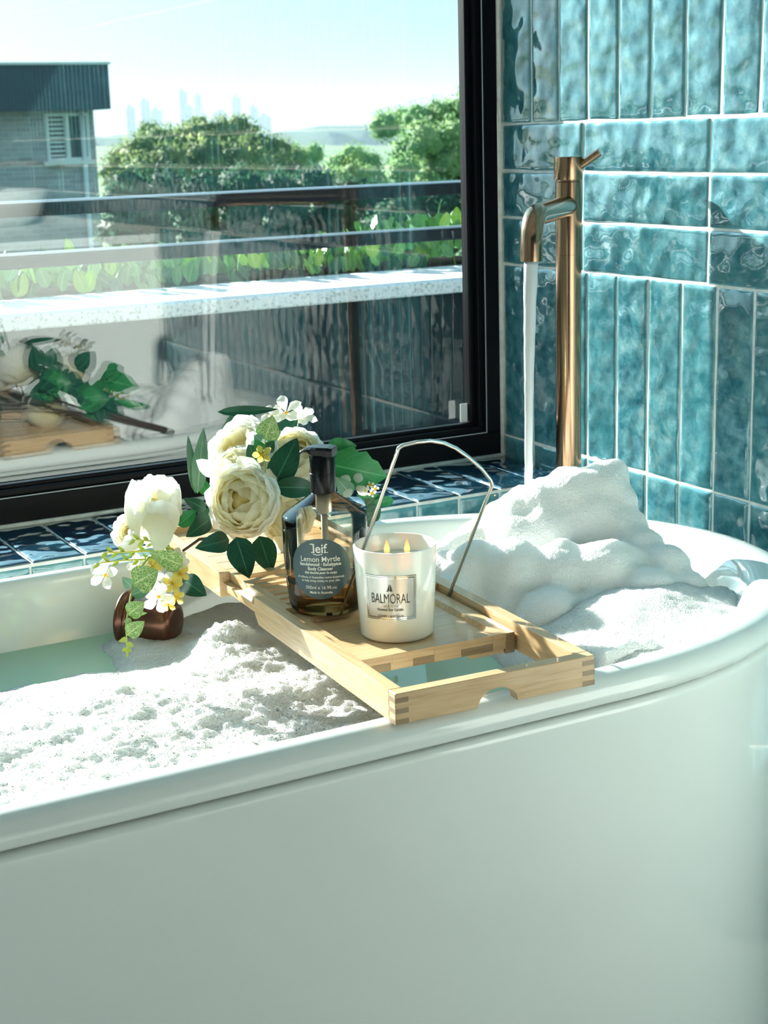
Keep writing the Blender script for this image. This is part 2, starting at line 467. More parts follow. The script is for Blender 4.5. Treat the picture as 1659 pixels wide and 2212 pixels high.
MB().tube([(XW+TH-.002,-.0727,z_),(1.36,-.0727,z_),(1.29,-.0727,z_),(1.268,-.0727,z_-.004),(1.255,-.0727,z_-.014),(1.249,-.0727,z_-.03),(1.248,-.0727,z_-.05)], .0105, 14).build('spout', M['bronze'], sp, smooth=True)
MB().lathe([(.0,0),(.028,0),(.028,.006),(.012,.008)], 24, Matrix.Translation((XW+TH-.001,-.0727,z_)) @ Matrix.Rotation(-math.pi/2,4,'Y')).build('flange', M['bronze'], sp, smooth=True)

# ================================================================== bathtub
CX, CY = .56, 1.527
def plan(s, z, n=28):
    """ring of the tub, s = inset from the outer edge of the rim"""
    b = .362 - s; Lx = .81 - s*1.9; a = min(.45 - s*.9, Lx)
    pts = []
    for k in range(n+1):
        t_ = -math.pi/2 + math.pi*k/n
        pts.append((CX + (Lx-a) + a*math.cos(t_), CY + b*math.sin(t_), z))
    for k in range(1, 8): pts.append((CX + (Lx-a)*(1-2*k/8), CY + b, z))
    for k in range(n+1):
        t_ = math.pi/2 + math.pi*k/n
        pts.append((CX - (Lx-a) + a*math.cos(t_), CY + b*math.sin(t_), z))
    for k in range(1, 8): pts.append((CX - (Lx-a)*(1-2*k/8), CY - b, z))
    return pts
def loft(rings, close_last=True, close_first=False):
    n = len(rings[0]); v = [p for r in rings for p in r]; f = []
    for k in range(len(rings)-1):
        for i in range(n):
            j = (i+1) % n
            f.append([k*n+i, k*n+j, (k+1)*n+j, (k+1)*n+i])
    if close_last: f.append([(len(rings)-1)*n+i for i in range(n)])
    if close_first: f.append([i for i in range(n)][::-1])
    return v, f
tub = empty('bathtub', (CX, CY, 0)); tag(tub, 'white freestanding oval bathtub full of foam', 'bathtub')
skirt = [(.012,0),(.010,.02),(.009,.15),(.008,.30),(.0075,.44),(.007,.52),(.0065,.538),(.0072,.5430),(.013,.5455),(.022,.5455)]
MB().add(*loft([plan(s, z) for s, z in skirt], False, True)).build('outer_shell', M['tub'], tub, smooth=True)
rim = [(.020,.5500),(.009,.5502),(.0035,.5520),(.0008,.5560),(0,.5610),(.0010,.5665),(.0040,.5720),(.009,.5765),(.016,.5792),(.023,.5800),(.030,.5795),(.036,.5770),(.0395,.5725),(.042,.566),(.045,.555),(.055,.51),(.072,.44),(.095,.34),(.125,.24),(.16,.18),(.21,.15),(.28,.14)]
MB().add(*loft([plan(s, z) for s, z in rim], True)).build('inner_shell', M['tub'], tub, smooth=True)

# ================================================================== bath filler tap
TX, TY = 1.371, 1.912
zt = EYE - .042
tap = empty('bath_filler_tap', (TX, TY, 0)); tag(tap, 'tall brushed bronze floor standing bath tap running water', 'tap')
MB().lathe([(.0,0),(.045,0),(.045,.006),(.041,.010),(.021,.011)], 40, Matrix.Translation((TX,TY,0))).build('base_plate', M['bronze'], tap, autosmooth=30)
MB().lathe([(.0192,.010),(.0192,EYE-.183),(.0186,EYE-.1835),(.0186,EYE-.1845)], 48, Matrix.Translation((TX,TY,0))).build('column', M['bronze'], tap, autosmooth=30)
MB().lathe([(.0186,EYE-.1845),(.0196,EYE-.1835),(.0196,zt-.0365),(.0186,zt-.0355),(.0186,zt-.0330)], 48, Matrix.Translation((TX,TY,0))).build('upper_body', M['bronze'], tap, autosmooth=30)
cap = MB().lathe([(.0186,zt-.0330),(.0208,zt-.0328),(.0210,zt-.0320),(.0212,zt-.0008),(.0204,zt),(.0,zt)], 48, Matrix.Translation((TX,TY,0))).build('cap', M['bronze'], tap, autosmooth=30)
lt = Vector((TX+.030, TY-.035, EYE-.037)); l0 = Vector((TX+.010, TY-.0125, EYE-.0565))
MB().tube([l0 + (l0-lt)*.15, l0, lt], .0062, 20).build('lever', M['bronze'], cap, autosmooth=40)
zs = EYE - .1130
hd = Vector((1.177-TX, 1.7247-TY, 0)).normalized(); ln = (Vector((1.177-TX, 1.7247-TY, 0))).length
tip = Vector((1.1735, 1.7215, zs-.052))
pts = [Vector((TX,TY,zs)) + hd*.012, Vector((TX,TY,zs)) + hd*(ln-.045)]
rr = .036
for k in range(1, 9):
    a = math.pi/2*k/8
    pts.append(Vector((TX,TY,zs)) + hd*(ln-.036+rr*math.sin(a)) + Vector((0,0,-rr*(1-math.cos(a)))))
pts.append(pts[-1] + Vector((0,0,-.022)))
MB().tube(pts, [.0150]*len(pts), 28).build('spout', M['bronze'], tap, autosmooth=50)
tip = pts[-1]
# running water
sw = mat('running_water', (.95,.96,.97), .10, **{'Transmission Weight': .25, 'IOR': 1.33})
L(sw, bump(sw, noise_n(sw, coords(sw, 'Object', (300,300,8)), 1.0, 4), .5, .002), P(sw).inputs['Normal'])
wp = []; wr_ = []
zend = EYE-.50
for k in range(26):
    q = k/25; z = tip.z + .004 + (zend - tip.z)*q
    tfall = math.sqrt(max(0, tip.z-z)*2/9.81)
    p = tip + hd*(.12*tfall); p.z = z
    wp.append(p + Vector((noise.noise(Vector((0,0,k*.6)))*.0008, noise.noise(Vector((5,0,k*.6)))*.0008, 0)))
    wr_.append(.0098 - .0042*min(1, q*1.6) + .0007*noise.noise(Vector((9,0,k*.9))))
o = MB().tube(wp, wr_, 16).build('water_stream', sw, None, smooth=True); tag(o, 'thin stream of water falling from the bronze spout into the foam', 'water')
# ================================================================== bamboo bath caddy
CA = math.radians(-3.25)
CM = Matrix.Translation((.645, 1.1692, EYE-.4974)) @ Matrix.Rotation(CA, 4, 'Z')   # local: x across, y towards the window, z up
CLEN, CWID, CHT = .722, .2155, .0302
cad = empty('bath_caddy', (.645+.12, 1.53, .58)); tag(cad, 'bamboo bath caddy tray lying across the bathtub', 'bath caddy')
def cbox(a, b, name, m_, bevel=.0008, parent=None):
    return MB().box(a, b, CM).build(name, M[m_], parent or cad, bevel=bevel)
def end_board(y0, y1, name):
    xs_ = [(0,0), (0,-CHT)]
    c, r = CWID/2, .021
    for k in range(13):
        a = math.pi - math.pi*k/12
        xs_.append((c + r*math.cos(a), -CHT + .0165*math.sin(a)))
    xs_ += [(CWID,-CHT), (CWID,0)]
    n = len(xs_)
    v = [CM @ Vector((x, y0, z)) for x, z in xs_] + [CM @ Vector((x, y1, z)) for x, z in xs_]
    f = [[i for i in range(n)], [n+i for i in range(n)][::-1]] + [[(i+1)%n, i, n+i, n+(i+1)%n] for i in range(n)]
    me = mesh(name, v, f, M['bam_x'], False)
    bm = bmesh.new(); bm.from_mesh(me); bmesh.ops.triangulate(bm, faces=[q for q in bm.faces if len(q.verts) > 4]); bmesh.ops.recalc_face_normals(bm, faces=bm.faces); bm.to_mesh(me); bm.free()
    o = obj(name, me, cad)
    b = o.modifiers.new('bevel', 'BEVEL'); b.width = .0007; b.segments = 1; b.limit_method = 'ANGLE'; b.angle_limit = math.radians(50)
    return o
T = .0135
nb = end_board(0, T, 'end_board'); fb_ = end_board(CLEN-T, CLEN, 'end_board')
for bd, y0, y1 in ((nb, -.00025, T+.0002), (fb_, CLEN-T-.0002, CLEN+.00025)):
    for x0, x1 in ((-.00025, T), (CWID-T, CWID+.00025)):
        for k in range(3):
            z1 = -.0043 - k*.0104
            MB().box((x0, y0, z1-.0050), (x1, y1, z1), CM).build('finger_joint', M['bam_end'], bd)
for x0, x1 in ((0, T), (CWID-T, CWID)):
    r_ = MB()                                # rail with its lower far corner cut off
    prof = [(T,0),(.356,0),(.356,-.019),(.345,-CHT),(T,-CHT)]
    v = [CM @ Vector((x0,y,z)) for y,z in prof] + [CM @ Vector((x1,y,z)) for y,z in prof]
    r_.add(v, [[0,1,2,3,4],[9,8,7,6,5]] + [[(i+1)%5, i, 5+i, 5+(i+1)%5] for i in range(5)]).build('side_rail', M['bam_y'], cad, bevel=.0009)
    cbox((x0, .468, -.0300), (x1, CLEN-T, 0), 'extension_rail', 'bam_y')
    xi = x0+.0045 if x0 == 0 else x0
    cbox((xi, .33, -.0215), (xi+.009, .50, -.0125), 'slider', 'bam_y', .0005)
    s_ = 1 if x0 == 0 else -1
    xa, xb = (T+.0004, T+.0104) if s_ > 0 else (CWID-T-.0104, CWID-T-.0004)
    cbox((xa, .30, -.0260), (xb, .470, -.0012), 'inner_rail', 'bam_y', .0006)
# tray with the rounded pocket
ty0, ty1, tz = .1225, .2990, -.0080
tx0, tx1 = T+.0005, CWID-T-.004
def rrect(x0, x1, y0, y1, r, n=6):
    p = []
    for cx_, cy_, a0 in ((x1-r,y0+r,-90),(x1-r,y1-r,0),(x0+r,y1-r,90),(x0+r,y0+r,180)):
        for k in range(n+1):
            a = math.radians(a0 + 90*k/n); p.append((cx_+r*math.cos(a), cy_+r*math.sin(a)))
    return p
px0, px1, py0, py1 = tx0+.016, tx1-.016, ty0+.017, ty1-.020
inner = rrect(px0, px1, py0, py1, .014); low = rrect(px0+.0028, px1-.0028, py0+.0028, py1-.0028, .0115)
outer = []
for x, y in inner:
    qx = tx1 if x > (tx0+tx1)/2 else tx0; qy = ty1 if y > (ty0+ty1)/2 else ty0
    outer.append((x if abs(x-(px0 if x<.1 else px1)) > 1e9 else qx, qy))
def proj_out(p):                              # spread the outer loop along the rectangle
    x, y = p; cx_, cy_ = (px0+px1)/2, (py0+py1)/2
    dx, dy = (x-cx_)/((px1-px0)/2), (y-cy_)/((py1-py0)/2)
    m_ = max(abs(dx), abs(dy)); dx /= m_; dy /= m_
    return ((tx0+tx1)/2 + dx*(tx1-tx0)/2, (ty0+ty1)/2 + dy*(ty1-ty0)/2)
outer = [proj_out(p) for p in inner]
for cx_, cy_ in ((tx0,ty0),(tx0,ty1),(tx1,ty0),(tx1,ty1)):
    k = min(range(len(outer)), key=lambda i: (outer[i][0]-cx_)**2 + (outer[i][1]-cy_)**2); outer[k] = (cx_, cy_)
rg = [[CM @ Vector((x,y,tz-.0165)) for x,y in outer], [CM @ Vector((x,y,tz)) for x,y in outer], [CM @ Vector((x,y,tz)) for x,y in inner], [CM @ Vector((x,y,tz-.0062)) for x,y in low]]
tr = MB().add(*loft(rg, True, True)).build('tray_panel', M['bam_x'], cad)
k = 0                                         # laminated front edge of the tray: alternating strips
for x0, x1, z0, z1 in ((.016,.055,-.0245,-.0165),(.057,.080,-.0165,-.0085),(.080,.104,-.0245,-.0165),(.104,.160,-.0165,-.0085),(.135,.172,-.0245,-.0165),(.172,.196,-.0165,-.0085)):
    MB().box((x0, ty0-.0004, z0), (x1, ty0+.006, z1), CM).build('edge_strip', M['bam_x'] if k % 2 else M['bam_end'], tr); k += 1
cbox((tx1-.011, ty0-.0005, -.030), (tx1, ty0+.012, -.0085), 'tray_block', 'bam_end')
cbox((tx1-.052, ty0+.001, -.0295), (tx1-.012, ty0+.010, -.0245), 'tray_cleat', 'bam_x')
MB().tube([CM @ Vector((tx1-.006, ty0+.020, -.016)), CM @ Vector((CWID-T+.002, ty0+.020, -.016))], .0042, 12).build('pivot_pin', M['bam_end'], cad, smooth=True)
# crosswise slats
y = .3035
for k in range(8):
    cbox((T+.0108, y, -.0165), (CWID-T-.0108, y+.0125, -.0095), 'slat', 'bam_x'); y += .0205
# far extension deck
for k in range(7):
    y = .4735 + k*.0335
    cbox((T+.0004, y, -.0180), (CWID-T-.0004, y+.0328, -.0085), 'deck_board', 'bam_x', .0006)
# folding wire rest
lean = Vector((0, -.70, 1)).normalized(); F0 = Vector((.2010, .2724, -.0090))
pn = CM.to_3x3() @ lean.cross(Vector((1,0,0))); pp = CM @ F0
def on_rest(x, y):
    d = ray(x, y); o_ = Vector((0,0,EYE)); return o_ + d*((pp-o_).dot(pn)/d.dot(pn))
seq = [CM @ F0, on_rest(1063,1047), on_rest(1059,1036), on_rest(1040,1012), on_rest(1012,987), on_rest(985,968), on_rest(960,957), on_rest(930,952), on_rest(900,955), on_rest(870,962), on_rest(861,968)]
lf = on_rest(820, 1085); dv = (lf - seq[-1]); kz = (seq[0].z - seq[-1].z)/dv.z; seq.append(seq[-1] + dv*kz)
MB().tube([seq[0]] + [seq[0]+(seq[1]-seq[0])*.97] + seq[1:10] + [seq[10]] + [seq[10]+(seq[11]-seq[10])*.03] + [seq[11]], .00195, 10).build('wire_rest', M['chrome'], cad, smooth=True)

# ================================================================== lettering
def text_on(body, size, bold, place, name, m_, parent, shear=0.0, space=1.0):
    cu = bpy.data.curves.new('t', 'FONT'); cu.body = body; cu.size = size; cu.align_x = 'CENTER'; cu.offset = bold; cu.shear = shear; cu.space_character = space; cu.resolution_u = 3
    tmp = bpy.data.objects.new('t', cu); COL.objects.link(tmp)
    dg = bpy.context.evaluated_depsgraph_get()
    me = bpy.data.meshes.new_from_object(tmp.evaluated_get(dg))
    bpy.data.objects.remove(tmp)
    for v in me.vertices: v.co = place(v.co.x, v.co.y)
    me.name = name; me.materials.clear(); me.materials.append(m_)
    return obj(name, me, parent)
def wrap(c, zc, rad, face, lift, slope=0.0):
    """maps a flat label (u, v) round an upright cylinder or cone; face = direction the label looks at"""
    fa = math.atan2(face.y, face.x)
    def f(u, v):
        r = rad + slope*v + lift
        a = fa + u/rad
        return Vector((c.x + r*math.cos(a), c.y + r*math.sin(a), zc + v))
    return f
def patch(wr_, outline_uv, name, m_, parent, n=14):
    """label patch: fan of rows between outline"""
    vs = []; fs = []
    us = [p[0] for p in outline_uv]
    for p in outline_uv: vs.append(wr_(*p))
    return vs

def label_disc(w_, r, name, m_, parent):
    v = []; f = []; nu = 24
    rows = []
    for j in range(25):
        t_ = math.pi*j/24; vv = -r*math.cos(t_); hw = r*math.sin(t_)
        rows.append([w_(hw*(2*i/nu-1), vv) for i in range(nu+1)])
    v = [p for row in rows for p in row]
    W = nu+1
    for j in range(24):
        for i in range(nu): f.append([j*W+i, j*W+i+1, (j+1)*W+i+1, (j+1)*W+i])
    return obj(name, mesh(name, v, f, m_, True), parent)
def label_rect(w_, u0, u1, v0, v1, name, m_, parent, nu=16):
    v = [w_(u0+(u1-u0)*i/nu, vv) for vv in (v0, v1) for i in range(nu+1)]
    f = [[i, i+1, nu+2+i, nu+1+i] for i in range(nu)]
    return obj(name, mesh(name, v, f, m_, True), parent)

# ================================================================== candle
cc = PZ(858, 1366, EYE-.5114)
can = empty('candle', cc); tag(can, 'white glass candle with two burning wicks on the caddy tray', 'candle')
milk = mat('milk_white_glass', (.93,.91,.83), .12, **{'Coat Weight': .3, 'Subsurface Weight': .2, 'Subsurface Scale': .01})
M['wax'] = mat('cream_wax', (.92,.91,.85), .35, **{'Subsurface Weight': .6, 'Subsurface Scale': .02})
R0, R1, CH = .0388, .0436, .0975
MB().lathe([(.0,0),(.034,0),(.0372,.0008),(R0,.0035),(R1,CH-.0016),(R1-.0006,CH),(R1-.0022,CH),(R1-.0028,CH-.0015),(R1-.0036,CH-.014),(R0-.003,.006),(.0,.005)], 72, Matrix.Translation(cc)).build('glass_tumbler', milk, can, autosmooth=50)
MB().lathe([(R0-.0032,.006),(R1-.0046,CH-.0185),(R1-.0052,CH-.0172),(.030,CH-.0178),(.0,CH-.0182)], 64, Matrix.Translation(cc), cap0=True).build('wax', M['wax'], can, smooth=True)
fl = bpy.data.materials.new('candle_flame'); fl.use_nodes = True; fnt = fl.node_tree; fnt.nodes.clear()
fo = fnt.nodes.new('ShaderNodeOutputMaterial'); fe = fnt.nodes.new('ShaderNodeEmission'); ftc = fnt.nodes.new('ShaderNodeTexCoord'); fs_ = fnt.nodes.new('ShaderNodeSeparateXYZ'); fr = fnt.nodes.new('ShaderNodeValToRGB')
fnt.links.new(ftc.outputs['Generated'], fs_.inputs[0]); fnt.links.new(fs_.outputs[2], fr.inputs[0]); fnt.links.new(fr.outputs[0], fe.inputs[0]); fnt.links.new(fe.outputs[0], fo.inputs[0])
fr.color_ramp.elements[0].color = (1.0,.30,.05,1); fr.color_ramp.elements[1].color = (1.0,.42,.08,1); fe_ = fr.color_ramp.elements.new(.45); fe_.color = (1.0,.66,.24,1)
fe.inputs[1].default_value = 1.25
M['wick'] = mat('charred_wick', (.02,.015,.012), .9)
for k, (fx, fy) in enumerate(((834,1186),(877,1186))):
    d = ray(fx, fy); zz = cc.z + CH - .0178
    p = PZ(fx, 1192, zz)
    p = cc + Vector((RX.x, RX.y, 0)).normalized()*((fx-852)*pxm(cc)) + Vector((0,0,CH-.018))
    wk = MB().tube([p, p+Vector((0,0,.004)), p+Vector((.0012,0,.0075))], .0007, 8).build('wick', M['wick'], can, smooth=True)
    MB().lathe([(.0,0),(.0019,.0015),(.0031,.0048),(.0030,.0080),(.0018,.0125),(.0006,.0162),(.0,.0176)], 16, Matrix.Translation(p+Vector((.0005,0,.0046)))).build('flame', fl, wk, smooth=True)
# label of the candle
face = (Vector((0,0,0)) - Vector((cc.x, cc.y, 0))).normalized()
face = Matrix.Rotation(math.radians(-9), 3, 'Z') @ face
slope = (R1-R0)/(CH-.005)
lz = .0500
wv = lambda lift: wrap(cc, cc.z+lz, R0+slope*(lz-.0035), face, lift, slope)
M['silver'] = mat('silver_foil_label', (.62,.62,.59), .30, .55)
M['foil'] = mat('bright_silver_foil', (.80,.79,.74), .08, 1.0)
M['ink'] = mat('dark_grey_ink', (.06,.06,.055), .5)
lw, lh = .0272, .0236
lb = label_rect(wv(.0004), -lw, lw, -lh, lh, 'label', M['silver'], can)
for a in ((-lw,lw,lh-.0006,lh),(-lw,lw,-lh,-lh+.0006),(-lw,-lw+.0005,-lh,lh),(lw-.0005,lw,-lh,lh),(-lw+.0016,lw-.0016,lh-.0028,lh-.0017),(-lw+.0016,lw-.0016,-lh+.0017,-lh+.0028),(-lw+.0016,-lw+.0022,-lh+.002,lh-.002),(lw-.0022,lw-.0016,-lh+.002,lh-.002)):
    label_rect(wv(.0008), *a, 'foil_line', M['foil'], lb)
w8 = wv(.0010)
text_on('BALMORAL', .0150, -.00012, lambda u, v: w8(u*.54, v-.0056), 'lettering', M['ink'], lb)
text_on('Oud & Citrus', .0040, .00004, lambda u, v: w8(u, v-.0098), 'lettering', M['foil'], lb)
text_on('Scented Soy Candle', .0036, .00006, lambda u, v: w8(u*.95, v-.0136), 'lettering', M['ink'], lb)
text_on('SYDNEY • AUSTRALIA', .0033, .00003, lambda u, v: w8(u*.86, v-.0205), 'lettering', M['ink'], lb)
sail = []
for pts_ in ([(-.0003,.0155),(-.0003,.0078),(-.0026,.0082),(-.0016,.0115)], [(.0003,.0150),(.0003,.0074),(.0028,.0074),(.0018,.0118)], [(-.0042,.0076),(-.0020,.0078),(-.0010,.0070)]):
    n0 = len(sail); sail.append(pts_)
v = []; f = []
for pts_ in sail:
    f.append([len(v)+i for i in range(len(pts_))]); v += [w8(*p) for p in pts_]
obj('sail_emblem', mesh('sail_emblem', v, f, M['ink'], False), lb)

# ================================================================== pump bottle
bc = PZ(708, 1310, EYE-.5052)
bot = empty('pump_bottle', bc); tag(bot, 'smoky brown pump bottle of body cleanser with a round grey label', 'bottle')
amb = bpy.data.materials.new('smoky_amber_plastic'); amb.use_nodes = True
an = amb.node_tree; an.nodes.clear()
ao = an.nodes.new('ShaderNodeOutputMaterial'); am = an.nodes.new('ShaderNodeMixShader'); at_ = an.nodes.new('ShaderNodeBsdfTransparent'); ag = an.nodes.new('ShaderNodeBsdfGlossy'); al = an.nodes.new('ShaderNodeLayerWeight'); afr = an.nodes.new('ShaderNodeFresnel')
afr.inputs[0].default_value = 1.5; ag.inputs['Roughness'].default_value = .04
acr = an.nodes.new('ShaderNodeValToRGB'); al.inputs[0].default_value = .35
acr.color_ramp.elements[0].color = (.93,.89,.80,1); acr.color_ramp.elements[1].color = (.33,.24,.13,1); ae = acr.color_ramp.elements.new(.55); ae.color = (.84,.77,.63,1)
an.links.new(al.outputs['Facing'], acr.inputs[0]); an.links.new(acr.outputs[0], at_.inputs[0])
an.links.new(afr.outputs[0], am.inputs[0]); an.links.new(at_.outputs[0], am.inputs[1]); an.links.new(ag.outputs[0], am.inputs[2]); an.links.new(am.outputs[0], ao.inputs[0])
RB = .0465
bprof = [(.0,.0025),(.030,.0012),(.034,0),(.0375,.0008),(.0405,.004),(.0420,.010),(RB-.0012,.045),(RB,.090),(RB,.1030),(RB-.0009,.1056),(RB-.0032,.1076),(RB-.0070,.1100),(.0270,.1190),(.0190,.1245),(.0145,.1275),(.0125,.1300)]
MB().lathe(bprof, 72, Matrix.Translation(bc)).build('body', amb, bot, smooth=True)
liq = mat('amber_gel', (.42,.25,.10), .05, **{'Transmission Weight': .75, 'IOR': 1.1})
MB().lathe([(.0,.004),(.034,.0035),(.0388,.007),(.0408,.012),(RB-.0032,.0335),(.0,.0335)], 64, Matrix.Translation(bc)).build('gel', liq, bot, autosmooth=50)
M['pump'] = mat('black_gloss_plastic', (.003,.004,.005), .2, **{'Specular IOR Level': .18})
MB().lathe([(.0118,.1296),(.0134,.1300),(.0138,.1310),(.0138,.1490),(.0143,.1494),(.0143,.1512),(.0140,.1516),(.0140,.1700),(.0136,.1708),(.0,.1708)], 48, Matrix.Translation(bc)).build('collar', M['pump'], bot, autosmooth=35)
nd = -Vector((RX.x, RX.y, 0)).normalized(); nd = Matrix.Rotation(math.radians(-14),3,'Z') @ nd
nu_ = Vector((0,0,1)); ns = nd.cross(nu_)
def nz(a, b, c): return bc + nd*a + ns*b + nu_*c
sec = [(-.0142,.0120,.1700,.1790),(-.008,.0140,.1700,.1800),(.003,.0138,.1700,.1802),(.010,.0110,.1715,.1800),(.0145,.0085,.1740,.1794),(.0185,.0075,.1742,.1778),(.0220,.0068,.1728,.1758),(.0235,.0062,.1700,.1748)]
rg = [[nz(a,-w_*.98*.9,lo), nz(a,w_*.98*.9,lo), nz(a,w_,hi-.002), nz(a,w_*.75,hi), nz(a,-w_*.75,hi), nz(a,-w_,hi-.002)] for a, w_, lo, hi in sec]
MB().add(*loft(rg, True, True)).build('nozzle_head', M['pump'], bot, bevel=.0007)
M['tube'] = mat('frosted_pump_tube', (.62,.60,.53), .35, **{'Transmission Weight': .35})
MB().lathe([(.0088,.1300),(.0088,.1085),(.0062,.1070),(.0062,.1060)], 32, Matrix.Translation(bc)).build('pump_barrel', M['tube'], bot, smooth=True)
MB().tube([bc+Vector((0,0,.107)), bc+Vector((0,0,.06)), bc+Vector((.004,.003,.010))], .0036, 12).build('dip_tube', M['tube'], bot, smooth=True)
bf = (Vector((0,0,0)) - Vector((bc.x, bc.y, 0))).normalized(); bf = Matrix.Rotation(math.radians(-8), 3, 'Z') @ bf
bw = lambda lift: wrap(bc, bc.z+.0560, RB, bf, lift, .02)
M['label'] = mat('slate_grey_label', (.045,.085,.098), .38)
bl = label_disc(bw(.0004), .0335, 'label', M['label'], bot)
M['cream'] = mat('cream_print', (.80,.84,.76), .6)
b9 = bw(.0008)
for body, size, bold, vv, sc_, sh in (('leif', .0140, .00022, .0182, .92, 0), ('Lemon Myrtle', .0084, .00006, .0082, .90, 0), ('Sandalwood · Eucalyptus', .0049, .00013, .0037, .93, 0), ('Body Cleanser', .0049, .00011, -.0012, .93, 0), ('Gel douche pour le corps', .0035, .00010, -.0051, .95, .25), ('A trifecta of Australian native botanicals', .0034, .00005, -.0102, .93, 0), ('to help bring vitality to your skin.', .0034, .00005, -.0140, .93, 0), ('500ml e 16.9fl.oz', .0050, .00004, -.0222, .98, 0), ('Made in Australia', .0037, .00009, -.0272, .95, 0)):
    text_on(body, size, bold, (lambda vv, sc_: (lambda u, v: b9(u*sc_, v+vv)))(vv, sc_), 'lettering', M['cream'], bl, sh)
# swash under the word mark and its serifs
v = []; f = []
for k in range(13):
    q = k/12; u = -.0068 + .0098*q; z_ = .0174 - .0016*math.sin(math.pi*(q*.8+.1)); hw = .00045
    v += [b9(u, z_-hw), b9(u, z_+hw)]
    if k: f.append([2*k-2, 2*k, 2*k+1, 2*k-1])
for a, b, c_, d_ in ((-.0100,-.0066,.0270,.0282),(-.0088,-.0052,.0180,.0190),(.0046,.0088,.0180,.0190)):
    n0 = len(v); v += [b9(a,c_), b9(b,c_), b9(b,d_), b9(a,d_)]; f.append([n0,n0+1,n0+2,n0+3])
obj('swash', mesh('swash', v, f, M['cream'], False), bl)

# ================================================================== bronze cup in the bath
cp = Vector((.6310, 1.765, EYE-.5830))
cup = empty('bronze_cup', cp); tag(cup, 'round dark bronze metal cup lying on its side in the bath below the flowers', 'cup')
ax = Vector((.68,-.72,-.03)).normalized()
Mc = Matrix.Translation(cp) @ ax.to_track_quat('Z','X').to_matrix().to_4x4()
MB().lathe([(.0,.034),(.018,.0335),(.0250,.0315),(.0285,.026),(.0298,.012),(.0300,-.018),(.0292,-.022)], 56, Mc).build('body', M['cup'], cup, smooth=True)
MB().lathe([(.0288,-.0212),(.0318,-.0222),(.0345,-.0245),(.0305,-.0262),(.0303,-.0282),(.0350,-.0300),(.0362,-.0335),(.0350,-.0362),(.0285,-.0370),(.0275,-.030),(.026,.01),(.0,.012)], 56, Mc).build('flange', M['cup'], cup, smooth=True)
# ================================================================== water and foam
ZW = .497
o = MB().add([Vector(p) for p in plan(.0575, ZW)], [list(range(len(plan(.0575, ZW))))]).build('bath_water', M['water'])
tag(o, 'milky green bath water between the foam and the tub wall', 'water')
def inside(x, y, s):
    b = .362 - s; Lx = .81 - s*1.9; a = .45 - s*.9
    dy = (y-CY)/b
    if abs(dy) >= 1: return False
    return abs(x-CX) < (Lx-a) + a*math.sqrt(1-dy*dy)
def sm(a, b, x):
    t_ = max(0, min(1, (x-a)/(b-a))); return t_*t_*(3-2*t_)
def foam_h(x, y):
    q = Vector((x, y, 0))
    big = noise.fractal(q*7.0, 1.0, 2.0, 3)
    lump = noise.noise(q*36.0) + .7*noise.noise(q*85.0) + .5*noise.noise(q*190.0)
    h = .010 + .008*big
    near = 1 - sm(1.50, 1.68, y + .06*noise.noise(q*9))           # thick foam on the camera side
    left = 1 - sm(.74, .90, x)
    h += near*left*(.014 + .0030*lump + .006*noise.noise(q*14))
    h += (.030 + .008*lump)*math.exp(-(((x-.685)/.038)**2 + ((y-1.66)/.04)**2))*left   # crest beside the caddy
    h += .016*math.exp(-(((x-.73)/.05)**2 + ((y-1.47)/.05)**2))
    h += .024*math.exp(-(((x-.60)/.05)**2 + ((y-1.77)/.06)**2))
    open_ = (1 - sm(.50, .70, x + .5*(1.70-y))) * sm(1.66, 1.74, y + .03*noise.noise(q*16))
    h -= .030*open_
    gap = math.exp(-(((x-.86)/.12)**2 + ((y-1.42)/.13)**2)); h -= .040*gap
    h += .040*math.exp(-(((x-1.12)/.13)**2 + ((y-1.50)/.17)**2))          # rising towards the pile
    h += .034*sm(.90,1.02,x)*(1-sm(1.40,1.52,y))
    h -= .045*(1 - sm(.04, .20, x + .05*noise.noise(q*12)))               # the blanket thins out towards the far end
    return h + .0014*lump
gx, gy = .0032, .0032
xs_ = np.arange(-.02, 1.345, gx); ys_ = np.arange(1.195, 1.86, gy)
idx = {}; v = []; f = []
for i, x in enumerate(xs_):
    for j, y in enumerate(ys_):
        if inside(x, y, .040): idx[(i,j)] = len(v); v.append((x, y, ZW + foam_h(x, y)))
for (i,j), a in idx.items():
    q = [idx.get((i+1,j)), idx.get((i+1,j+1)), idx.get((i,j+1))]
    if None not in q: f.append([a, *q])
fo_ = obj('bath_foam', mesh('bath_foam', v, f, M['foam2'], True)); tag(fo_, 'blanket of white soap foam floating on the bath water', 'foam', kind='stuff')

# the tall foam pile under the tap: many round lumps fused into one skin
lumps = [(1328,1020,1.60,34),(1300,1050,1.60,58),(1240,1075,1.62,72),(1180,1092,1.64,66),(1130,1108,1.66,60),(1085,1130,1.68,54),(1035,1160,1.70,46),(985,1180,1.71,36),(1335,1085,1.58,46),(1275,1120,1.60,80),(1195,1150,1.62,82),(1345,1145,1.56,58),(1120,1170,1.64,70),
    (1385,1190,1.52,56),(1440,1225,1.47,54),(1485,1275,1.43,48),(1505,1320,1.40,38),(1300,1245,1.50,84),(1210,1250,1.53,84),(1110,1235,1.56,76),(1030,1225,1.60,64),(965,1230,1.64,46),(1400,1300,1.44,80),(1290,1345,1.46,78),(1190,1335,1.48,74),(1440,1372,1.43,48),(1350,1400,1.31,34),(1400,1395,1.30,26),(1310,1410,1.31,24),(1110,1310,1.54,60),(945,1205,1.70,34),(905,1192,1.74,26),(1000,1262,1.60,58),(960,1285,1.58,46),(1340,1225,1.50,60)]
bm = bmesh.new()
r5 = random.Random(5)
